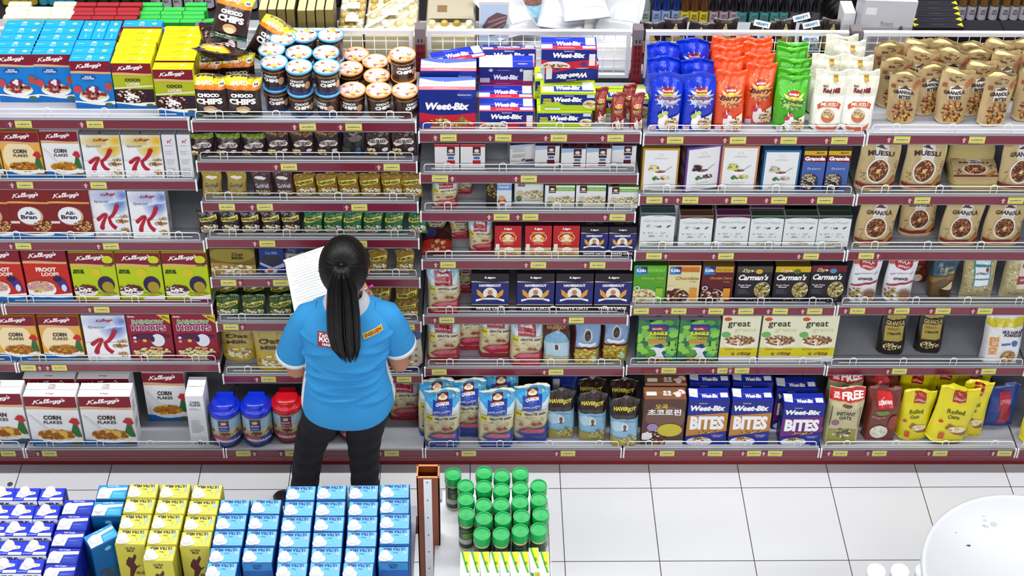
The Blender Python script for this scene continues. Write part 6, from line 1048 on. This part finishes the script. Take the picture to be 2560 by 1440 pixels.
MK = {'ultrablue': milk_mesh('milk_carton', .104, .0665, hM, ('#3084c4', '#104490', '#66b2e4'), [('r', 0, 0, 1, .8, '#1c5ca8'), ('t', 'ULTRA\nMILK', .5, .9, .34, .12, '#16407c', 2), ('t', 'Full Cream', .5, .4, .5, .1, WH, 1, .2)], UM('#1c3c8c'), -.27, -.16, 0),
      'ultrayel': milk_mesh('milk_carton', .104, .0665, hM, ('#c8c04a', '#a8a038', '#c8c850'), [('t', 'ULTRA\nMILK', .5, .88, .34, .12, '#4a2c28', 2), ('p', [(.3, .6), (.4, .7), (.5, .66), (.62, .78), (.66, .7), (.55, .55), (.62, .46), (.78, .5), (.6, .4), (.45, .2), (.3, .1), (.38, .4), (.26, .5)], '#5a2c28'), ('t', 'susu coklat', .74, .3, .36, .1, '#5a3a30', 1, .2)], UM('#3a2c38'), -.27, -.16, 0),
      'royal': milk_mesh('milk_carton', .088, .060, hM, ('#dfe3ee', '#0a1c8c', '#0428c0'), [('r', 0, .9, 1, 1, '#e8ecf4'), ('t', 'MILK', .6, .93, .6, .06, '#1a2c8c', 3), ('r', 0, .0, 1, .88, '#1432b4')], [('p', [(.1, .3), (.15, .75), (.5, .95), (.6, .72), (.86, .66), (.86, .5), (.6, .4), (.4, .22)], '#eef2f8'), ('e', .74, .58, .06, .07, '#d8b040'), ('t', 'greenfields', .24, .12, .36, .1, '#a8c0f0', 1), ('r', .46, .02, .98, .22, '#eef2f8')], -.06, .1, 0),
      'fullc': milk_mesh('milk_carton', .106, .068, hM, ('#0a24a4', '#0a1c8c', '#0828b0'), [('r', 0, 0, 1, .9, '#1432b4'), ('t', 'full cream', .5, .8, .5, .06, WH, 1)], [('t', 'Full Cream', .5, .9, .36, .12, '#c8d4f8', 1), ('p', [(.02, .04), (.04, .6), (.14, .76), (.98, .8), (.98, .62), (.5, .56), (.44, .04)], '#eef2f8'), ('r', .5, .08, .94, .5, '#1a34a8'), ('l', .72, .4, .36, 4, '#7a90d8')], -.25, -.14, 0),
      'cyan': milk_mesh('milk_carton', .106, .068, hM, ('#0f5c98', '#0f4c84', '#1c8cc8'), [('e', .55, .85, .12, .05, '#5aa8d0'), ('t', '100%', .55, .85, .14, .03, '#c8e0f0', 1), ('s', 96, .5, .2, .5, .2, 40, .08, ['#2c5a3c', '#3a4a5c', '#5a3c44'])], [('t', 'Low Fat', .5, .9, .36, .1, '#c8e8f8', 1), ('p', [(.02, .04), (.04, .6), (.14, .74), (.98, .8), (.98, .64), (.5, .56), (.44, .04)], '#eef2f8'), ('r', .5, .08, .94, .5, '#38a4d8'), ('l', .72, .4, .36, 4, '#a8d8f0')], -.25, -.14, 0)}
def milk(kind, x, y, label, rz=0, z=None, tilt=0):
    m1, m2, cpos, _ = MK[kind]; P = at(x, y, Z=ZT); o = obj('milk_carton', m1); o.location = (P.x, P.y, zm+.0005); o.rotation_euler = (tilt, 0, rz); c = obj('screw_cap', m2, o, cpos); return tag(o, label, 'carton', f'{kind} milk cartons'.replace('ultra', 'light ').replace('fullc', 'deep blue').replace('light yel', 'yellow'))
MILK = [('royal', 'royal blue milk carton', [(6, 1236), (-4, 1281), (-14, 1324)], 'frame edge'), ('royal', 'royal blue milk carton', [(66, 1236), (54, 1281), (40, 1324), (27, 1371), (13, 1416)], 'leftmost full'), ('royal', 'royal blue milk carton', [(130, 1236), (117, 1281), (101, 1324), (88, 1371), (76, 1416)], 'second royal'),
        ('fullc', 'deep blue full cream milk carton', [(195, 1268), (182, 1307), (170, 1347), (158, 1390), (148, 1431)], 'deep blue'), ('cyan', 'teal milk carton', [(281, 1230), (269, 1272)], 'teal'),
        ('ultrayel', 'pale yellow milk carton', [(357, 1227), (348, 1265), (338, 1305), (329, 1343)], 'left yellow'), ('ultrayel', 'pale yellow milk carton', [(437, 1228), (428, 1267), (418, 1305), (408, 1343), (399, 1384)], 'middle yellow'), ('ultrayel', 'pale yellow milk carton', [(517, 1230), (508, 1269), (499, 1308), (490, 1348)], 'right yellow'),
        ('ultrablue', 'light blue milk carton', [(586, 1267), (578, 1306), (571, 1346), (562, 1388), (553, 1427)], 'first light blue'), ('ultrablue', 'light blue milk carton', [(665, 1267), (659, 1306), (653, 1346), (645, 1388)], 'second light blue'), ('ultrablue', 'light blue milk carton', [(752, 1233), (747, 1272), (741, 1311), (737, 1350), (733, 1389), (729, 1427)], 'third light blue'),
        ('ultrablue', 'light blue milk carton', [(829, 1231), (826, 1272), (823, 1310), (819, 1350), (816, 1389), (812, 1427)], 'fourth light blue'), ('ultrablue', 'light blue milk carton', [(909, 1231), (908, 1272), (906, 1310), (904, 1348), (900, 1389), (895, 1427)], 'fifth light blue'), ('ultrablue', 'light blue milk carton', [(987, 1228), (987, 1266), (987, 1304), (987, 1342), (984, 1386)], 'last light blue')]
for kind, ds, pts, cn in MILK:
    for i, (x, y) in enumerate(pts): milk(kind, x, y, f"{ds}, {ORD[i]} from the shelf side in the {cn} column", RP.uniform(-.02, .02))
milk('cyan', 253, 1341, 'teal milk carton turned askew in front of its column', .62)
# round white table and white capped bottles
tb = obj('round_table', None); pc = at(2592, 1453, Z=.75); rt = 283/ppm(pc); tb.location = (pc.x, pc.y, 0); tag(tb, 'round white table with scuff marks at the lower right corner', 'table')
k = MB(); k.lathe([(0, .725), (rt-.01, .725), (rt, .732), (rt, .748), (rt-.006, .752), (rt-.018, .752), (rt-.022, .748), (0, .748)], '#c6cacf', 96)
Rq = random.Random(2)
for (x, y, s_) in [(2459, 1290, 5), (2462, 1301, 7), (2458, 1313, 5), (2465, 1316, 8), (2484, 1310, 12), (2422, 1363, 6), (2391, 1331, 2)]:
    P = at(x, y, Z=.75)-Vector((pc.x, pc.y, 0)); s2 = s_/700; n = 6; dark = (x, y) in ((2422, 1363), (2391, 1331)); k.add([(P.x+s2*math.cos(i)*Rq.uniform(.6, 1.2), P.y+s2*.7*math.sin(i)*Rq.uniform(.6, 1.2), .7486) for i in range(n)], [tuple(range(n))], '#3a3c40' if dark else '#b4b8bc')
obj('tabletop', k.mesh('tabletop', mat('white_laminate', .35)), tb); k = MB(); k.lathe([(.22, 0), (.22, .02), (.04, .04), (.03, .7), (.1, .724), (0, .724)], '#c8ccd0', 32); obj('pedestal', k.mesh('pedestal', MATT), tb)
st = cube('display_stand', (1.36, -1.52, 0), (1.9, -1.12, .5), mat('white_stand_board', .5, col='#dfe2e6')); st2 = at(2185, 1425, Z=.7); tag(st, 'low white stand under the white capped bottles', 'stand')
k = MB(); r = .034; k.lathe([(0, 0), (r*.9, 0), (r, .01), (r, .14), (r*.8, .165), (0, .165)], '#5c2418', 24); BM_ = k.mesh('bottle', PLAS); k = MB(); k.lathe([(r*.9, 0), (r*1.02, 0), (r*1.02, .03), (r*.95, .034), (0, .034)], '#f4f6f8', 28); put_art(k, [('l', .5, .4, .36, 3, '#b8bcc4')], lambda u, v, o: ((u-.5)*.06, (v-.5)*.06, .034+o), .06, .06); BC_ = k.mesh('bottle_cap', PLAS)
for i, (x, y) in enumerate([(2192, 1424), (2251, 1424), (2313, 1424)]):
    P = at(x, y, Z=.5+.2); o = obj('bottle', BM_); o.location = (P.x, P.y, .5005); obj('bottle_cap', BC_, o, (0, 0, .163)); tag(o, f"brown bottle with white cap, {['outermost', 'middle one', 'partly under the table edge'][i]} beside the round table", 'bottle', 'white capped brown bottles')
# a steel stud on the floor
k = MB(); k.lathe([(.012, 0), (.011, .004), (0, .006)], '#4a4648', 20); s_ = obj('floor_stud', k.mesh('floor_stud', MATT)); s_.location = at(25, 1211, Z=.0); tag(s_, 'small round metal stud set in the floor beside the milk', 'stud')
# ------------------------------------------------------------------ behind the shelves: the far side of the run, the next aisle
far = obj('back_shelf', None); tag(far, 'white shelf on the far side of the mesh panels', 'shelf')
k = MB(); k.box(-2.7, .56, 1.80, 3.6, .98, 1.82, '#b8bac0'); obj('shelf_board', k.mesh('shelf_board', STEEL), far)
k = MB(); [k.box(x-.02, .56, 0, x+.02, .6, 1.8, '#7d1420') for x in (-2.7, -.9, .9, 2.7, 3.58)]; obj('shelf_support', k.mesh('shelf_support', MATT), far)
def simple_box(name, w_, d_, h_, cols, ops=None, M_=CARD, tops=None):
    k = MB(); k.cbox(-w_/2, -d_/2, 0, w_/2, d_/2, h_, .0015, cols)
    if ops: put_art(k, ops, lambda u, v, o: ((u-.5)*w_, -d_/2-o, v*h_), w_, h_)
    if tops: put_art(k, tops, lambda u, v, o: ((u-.5)*w_, (v-.5)*d_, h_+o), w_, d_)
    return k.mesh(name, M_)
def at_top(x, y, ztop): return at(x, y, Z=ztop)
for key, col, col2, x0, x1, ys, nx in (('cream', '#dcdcb8', '#e6e6c8', 8, 178, (41, 31, 21, 8), 3), ('dark red', '#7c1c24', '#9a2830', 172, 343, (44, 33, 23, 10), 3), ('green', '#2a9a3c', '#3ab04c', 340, 505, (52, 42, 32, 22, 10), 3)):
    w_ = (x1-x0)/nx/ppm((-1.5, .7, 2.03)); me = simple_box('chocolate_box', w_*.97, .028, .22, (col, col, col2))
    for r, y in enumerate(ys):
        for c in range(nx):
            if y < 12 and c == 1 and key != 'dark red': continue
            P = at(x0+(c+.5)*(x1-x0)/nx+(4 if r % 2 else 0)+r*3, y, Y=.60+.033*r); o = obj('chocolate_box', me); o.location = (P.x, P.y, 1.8205); o.scale.z = max(.5, (P.z-1.82)/.22); tag(o, f"flat {key} box behind the rail, {ORD[c]} across, {ORD[r]} going back", 'box', f'flat {key} boxes')
me = simple_box('chocolate_box', .085, .028, .22, ('#2a9a3c', '#2a9a3c', '#3ab04c')); P = at(527, 45, Y=.62); o = obj('chocolate_box', me); o.location = (P.x, .62, 1.8205); o.rotation_euler.z = .2; tag(o, 'flat green box askew beside the propped cereal bag', 'box')
me = simple_box('gold_box', .0345, .14, .235, ('#7a6c40', '#5c5030', '#c8bc8c'))
for i, (x, y) in enumerate([(656, 25), (679, 24), (702, 24), (725, 24), (753, 27), (776, 27), (799, 25), (822, 25)]):
    P = at(x, y, Y=.62); o = obj('gold_box', me); o.location = (P.x, .69, 1.8205); o.scale.z = (P.z-1.82)/.235; tag(o, f"upright gold box behind the rail, {ORD[i]} from left", 'box', 'upright gold boxes')
# clear trays of gold wrapped chocolates
def choc_tray(x0, x1, y0, y1, label, lid):
    a = at(x0, y1, Y=.57); b = at(x1, y1, Y=.57); w_ = b.x-a.x; zt = at(x0, y0+(y1-y0)*.9, Y=.57).z; k = MB(); R = random.Random(int(x0)); hh = .16
    k.cbox(0, 0, 0, w_, .30, hh, .006, ('#b8b090', '#a8a080', '#cfcab0')); nx, ny = max(3, int(w_/.045)), 5
    for i in range(nx):
        for j in range(ny):
            cx, cy = (i+.5)*w_/nx, (j+.5)*.30/ny; k.lathe([(.0, hh+.022), (.012, hh+.018), (.018, hh+.004), (.016, hh)], R.choice(['#b89a4c', '#d8cc9c', '#a08838', '#e8e4d0']), 9, cx, cy)
    put_art(k, lid, lambda u, v, o: (u*w_, .02+v*.26, hh+.024+o), w_, .26)
    o = obj('chocolate_tray', k.mesh('chocolate_tray', PLAS)); o.location = (a.x, .60, 1.8205); return tag(o, label, 'tray', 'trays of gold wrapped chocolates')
choc_tray(838, 903, 12, 66, 'small clear tray of gold wrapped chocolates beside upright gold boxes', [('r', .3, .2, .8, .4, '#e8e8e0'), ('r', .3, .6, .8, .8, '#e8e8e0'), ('l', .55, .3, .4, 2, '#a89a60')])
choc_tray(908, 1040, 5, 67, 'wide tray of gold chocolates with criss-cross white ribbon', [('p', [(0, 0), (.06, 0), (1, .94), (1, 1), (.94, 1), (0, .06)], '#f4f4f0'), ('p', [(.3, 0), (.36, 0), (1, .6), (1, .66)], '#f4f4f0'), ('p', [(0, .36), (0, .42), (.6, 1), (.66, 1)], '#f4f4f0'), ('r', .3, .4, .62, .6, '#e8e8e8')])
choc_tray(1062, 1188, 5, 68, 'tray of gold chocolates with grey card and picture', [('r', .04, .3, .96, .96, '#a8a08c'), ('r', .22, .5, .42, .72, '#7a6444')])
P = at(1235, 68, Y=.60); o = new('picbox', (P.x, .62, 1.8205), label='grey box with leaf chocolate picture standing behind the rail', w_=.125, h_=.30, rot=(-.15, 0, 0))
for i, (x, y, s, rr) in enumerate([(1320, 40, 'picbag', (-1.1, 0, -.15)), (1300, 62, 'whitebag', (-1.2, 0, .5)), (1400, 52, 'whitebag', (-1.25, .1, -.1)), (1470, 40, 'whitebag', (-1.3, 0, .2)), (1540, 55, 'whitebag', (-1.2, 0, -.2)), (1440, 15, 'whitebag', (-1.1, 0, .1))]):
    P = at(x, y+14, Z=1.90+.05*(i % 4)); o = new(s, (P.x, max(P.y-.04, .62), P.z), label=['white bag with chocolate picture on the white bag heap', 'folded white paper bag lowest left in the heap', 'white paper bag in the middle of the heap', 'white paper bag right of the middle of the heap', 'long white paper bag at the right end of the heap', 'white paper bag at the top back of the heap'][i], rot=rr, w_=.2, h_=.24, group='white paper bags heaped behind the rail')
k = MB(); k.box(.95-.28, .66, 1.8205, 1.0-.1, .9, 1.90, '#e8ebee'); o = obj('carton', simple_box('carton', .56, .24, .07, (WH, WH, WH))); o.location = (.62, .78, 1.8205); tag(o, 'flat white carton under the heap of white bags', 'carton')
P = at(2200, 68, Y=.60); o = new('plainw', (P.x+.01, .64, 1.8205), label='large white carton standing above the dark red post', w_=.225, h_=.345, rz=.03, rot=(0, .05, .03)); P = at(2128, 70, Y=.60); o = obj('carton', simple_box('carton', .05, .1, .25, ('#c8cacf', '#c0c2c8', '#f0f0f2'))); o.location = (P.x, .70, 1.8205); tag(o, 'small white carton beside the large one', 'carton')
for i in range(5):
    P = at(2340, 40+i*9, Z=2.0); o = obj('flat_box', simple_box('flat_box', .21-.004*i, .04, .2, ('#1c1a20', '#16141a', '#24222a'), tops=[('p', [(0, .1), (.12, .5), (0, .9)], '#d0c820'), ('p', [(1, .1), (.88, .5), (1, .9)], '#d0c820'), ('r', .38, .4, .62, .55, '#3c3a42')]) if i == 0 else me2); me2 = o.data
    o.location = (P.x+.002*i, .82-.045*i, 1.8205); tag(o, f"black box with yellow corners, {ORD[4-i]} from the rail", 'box', 'black boxes with yellow corners')
me = simple_box('dark_box', .19, .10, .17, ('#18161c', '#16141a', '#201e26'))
for i in range(2): o = obj('dark_box', me); P = at(2450+i*105, 60, Z=1.99); o.location = (P.x, .68, 1.8205); tag(o, f"plain black box behind the rightmost rail, {ORD[i]} from left", 'box', 'plain black boxes')
dz('darkpack', 'pouch', [('r', .1, .3, .9, .6, '#8a7c50'), ('p', [(.3, .6), (.5, .95), (.7, .6)], '#a8985c'), ('s', 97, .5, .2, .35, .12, 30, .05, ['#5c4c2c', '#c8b880'])], '#241c1a', .06, '#1a1412'); INFO['darkpack'] = ('snack_pouch', 'pouch', 'dark pouch')
for i, x in enumerate([1628, 1690, 1752, 1815, 1905, 1965, 2026, 2085]):
    P = at(x, 110, Y=.64); o = new('darkpack', (P.x, .66+.03*(i % 2), 1.8205), label=f"dark pouch seen through the fourth bay's mesh, {ORD[i]} from left", w_=.105, h_=.19, rz=RP.uniform(-.3, .3), group='dark pouches behind the mesh')
# stock seen through the mesh: kraft packs and shelf talkers
def talker(x, y, rz, rx, i):
    k = MB(); k.box(-.035, -.0008, -.013, .035, 0, .013, '#cfe0ee'); put_art(k, [('t', "HERSHEY'S", .5, .5, .76, .5, '#1c4a74', 2)], lambda u, v, o: ((u-.5)*.07, -.0008-o, (v-.5)*.026), .07, .026)
    P = at(x, y, Y=.54); o = obj('shelf_talker', k.mesh('shelf_talker', CARD)); o.location = P; o.rotation_euler = (rx, rz, 0); tag(o, f"pale blue tag with dark lettering on the mesh, {ORD[i]} one", 'sign', 'pale blue tags on the mesh panel')
for i, (x, y, rz) in enumerate([(1905, 60, .25), (2004, 43, -.3), (2028, 61, -.25), (1913, 97, .5), (2026, 97, 0), (2022, 114, 0), (2030, 127, 0)]): talker(x, y, rz, -.3, i)
# next aisle
nx_ = obj('far_shelving', None); tag(nx_, 'dark far shelving run with bottles beyond the aisle', 'shelf'); zb = .6; YFar = 2.86
k = MB(); k.box(-4, YFar, zb-.03, 6, YFar+.6, zb, '#3a383e'); k.box(-4, YFar+.0, zb-.33, 6, YFar+.6, zb-.30, '#3a383e'); obj('shelf_board', k.mesh('shelf_board', MATT), nx_)
k = MB(); k.box(-4, YFar+.5, 0, 6, YFar+.54, 1.8, '#1a171c'); obj('back_panel', k.mesh('back_panel', MATT), nx_)
k = MB(); k.box(-4, YFar-.006, 0, 6, YFar-.001, zb-.03, '#1c181c'); obj('front_panel', k.mesh('front_panel', MATT), nx_)
for i in range(10):
    g = obj('wire_guard', GUARD, nx_, (-4+i*1.0, YFar+.01, zb)); g.scale = (1.1, 1, 1.2)
def bottle_set(key, glass, lab, cap):
    k = MB(); r = .027; k.lathe([(0, 0), (r, .002), (r, .13), (r*.9, .155), (r*.42, .20), (r*.4, .25), (0, .25)], glass, 16); m1 = k.mesh('glass_bottle', PLAS)
    k = MB(); k.lathe([(r*1.02, .02), (r*1.02, .11)], lab, 16); put_art(k, [('t', 'MIX\nMAX', .5, .6, .5, .4, '#5a5c60' if lab != '#d8c840' else '#6a5810', 2), ('l', .5, .2, .5, 3, '#8a8c90')], lambda u, v, o: ((r*1.02+o)*math.sin((u-.5)*2.4), -(r*1.02+o)*math.cos((u-.5)*2.4), .02+v*.09), .06, .09); m2 = k.mesh('label', CARD)
    k = MB(); k.lathe([(r*.48, .24), (r*.5, .265), (0, .268)], cap, 12); return m1, m2, k.mesh('cap', PLAS)
BS = [('frosted white', '#8f9a98', '#a8b0ac', '#c8ccc8', [1567, 1589, 1612], 62), ('cobalt blue', '#142a6c', '#9ab0e0', '#b8c0d8', [1639, 1662, 1687], 62), ('amber and yellow', '#5a3410', '#d8c840', '#e8d020', [1709, 1732, 1756], 64), ('dark with pink label', '#18121c', '#b8a0ac', '#c8b0c0', [1781, 1806, 1831], 64), ('black with teal label', '#101016', '#4a9a98', '#18181c', [1852, 1881, 1907, 1932, 1955], 66), ('black with grey label', '#101016', '#5a545c', '#141418', [1982, 2007, 2034], 66),
      ('amber with white label', '#6a4c20', '#b8b4c0', '#3a2c20', [2398, 2423, 2450, 2478, 2506, 2530, 2554], 52), ('red with white label', '#5a1c28', '#c8c8d0', '#7a2430', [392, 420, 446, 474, 500, 526, 552], 22), ('dark with white label', '#1c1820', '#c8c8d4', '#24202a', [582, 610, 634, 660], 24), ('gold', '#6a5c18', '#b8a838', '#8a7a20', [20, 42, 64, 86], 14), ('cyan', '#1c6c84', '#3c9cb4', '#2c8ca0', [112, 134, 156, 178], 14), ('dark olive', '#1c1c14', '#3a3820', '#1c1c18', [205, 232, 262, 290, 318, 345], 12), ('black', '#0e0c12', '#2a242c', '#141218', [690, 715, 740, 765, 790, 815, 840, 865, 890, 915, 940, 965, 990], 14)]
for key, gl, lb, cp, xs, y in BS:
    ms = bottle_set(key, gl, lb, cp)
    for i, x in enumerate(xs):
        P = at(x, y, Z=zb); o = obj('glass_bottle', ms[0]); o.location = (P.x, max(P.y, YFar+.05), zb+.0005); obj('label', ms[1], o); obj('cap', ms[2], o)
        tag(o, f"{key} glass bottle in the next aisle, {ORD[min(i, 13)]} of its kind from left", 'bottle', f'{key} bottles in the next aisle')
fp = obj('person', None); hp = at(2096, 34, Y=1.6); fp.location = (hp.x, 1.6, 0); tag(fp, 'person with short dark hair in the aisle behind the white carton', 'person'); hz = hp.z
k = MB(); k.rings(lerp_rings([(0, 0, hz-.22, .1, .07), (0, 0, hz-.15, .06, .06), (0, -.01, hz-.09, .052, .06), (0, -.01, hz-.04, .07, .085), (0, 0, hz+.03, .076, .094), (0, 0, hz+.09, .055, .07), (0, 0, hz+.11, .02, .03)], 16, 20), S_)
for sx in (-1, 1):
    k.tube([(sx*.15, 0, hz-.26), (sx*.22, 0, hz-.45), (sx*.23, .03, hz-.58), (sx*.19, .16, hz-.62), (sx*.14, .25, hz-.60)], [.05, .045, .038, .032, .026], S_, 12); hand(k, (sx*.14, .26, hz-.6), (-sx*.2, 1, 0), (0, 0, 1), .5, sx)
k.tube([(0, .095, hz+.0), (0, .11, hz-.02), (0, .1, hz-.03)], [.008, .012, .01], S_, 8)
o = obj('body', k.mesh('body', SKIN), fp); r = o.modifiers.new('r', 'REMESH'); r.mode = 'VOXEL'; r.voxel_size = .006; r.use_smooth_shade = True
k = MB(); k.rings(lerp_rings([(0, 0, hz-.78, .16, .12), (0, 0, hz-.6, .15, .115), (0, 0, hz-.4, .175, .12), (0, 0, hz-.28, .18, .1), (0, 0, hz-.21, .11, .075), (0, 0, hz-.18, .065, .06)], 24, 32), '#3a2a2c')
for sx in (-1, 1): k.tube([(sx*.14, 0, hz-.25), (sx*.19, 0, hz-.34), (sx*.215, 0, hz-.43)], [.06, .062, .06], '#3a2a2c', 16)
o = obj('shirt', k.mesh('shirt', CLOTH), fp); r = o.modifiers.new('r', 'REMESH'); r.mode = 'VOXEL'; r.voxel_size = .008; r.use_smooth_shade = True
o.data.materials[0] = mat('dark_brown_cloth', .8, col='#3a2a2c')
k = MB(); [k.rings(lerp_rings([(sx*.08, 0, hz-.72, .09, .11), (sx*.09, 0, hz-1.1, .075, .08), (sx*.1, 0, .05, .055, .06)], 20, 20), '#1c1c24') for sx in (-1, 1)]; obj('trousers', k.mesh('trousers', MATT), fp)
for sx in (-1, 1): k = MB(); k.rings([[(sx*.1+w__*math.cos(a), y_, max(0, .035+h__*math.sin(a))) for a in [i_*.5236 for i_ in range(12)]] for y_, w__, h__ in ((-.08, .025, .035), (0, .04, .045), (.1, .044, .03), (.17, .02, .02))], '#1c1a1e'); obj('shoe', k.mesh('shoe', MATT), fp)
k = MB(); vs = []
for j in range(19):
    for i in range(60):
        th = math.pi*.62*j/18; ph = 6.28318*i/60; n_ = 1+.03*math.sin(13*ph+7*th)+.025*math.sin(29*ph-5*th); vs.append((.088*n_*math.sin(th)*math.cos(ph), .108*n_*math.sin(th)*math.sin(ph)-.008, hz+.02+.105*n_*math.cos(th)))
k.add(vs, [(j*60+i, j*60+(i+1) % 60, (j+1)*60+(i+1) % 60, (j+1)*60+i) for j in range(18) for i in range(60)], '#080507', True); obj('hair', k.mesh('hair', HAIR), fp)
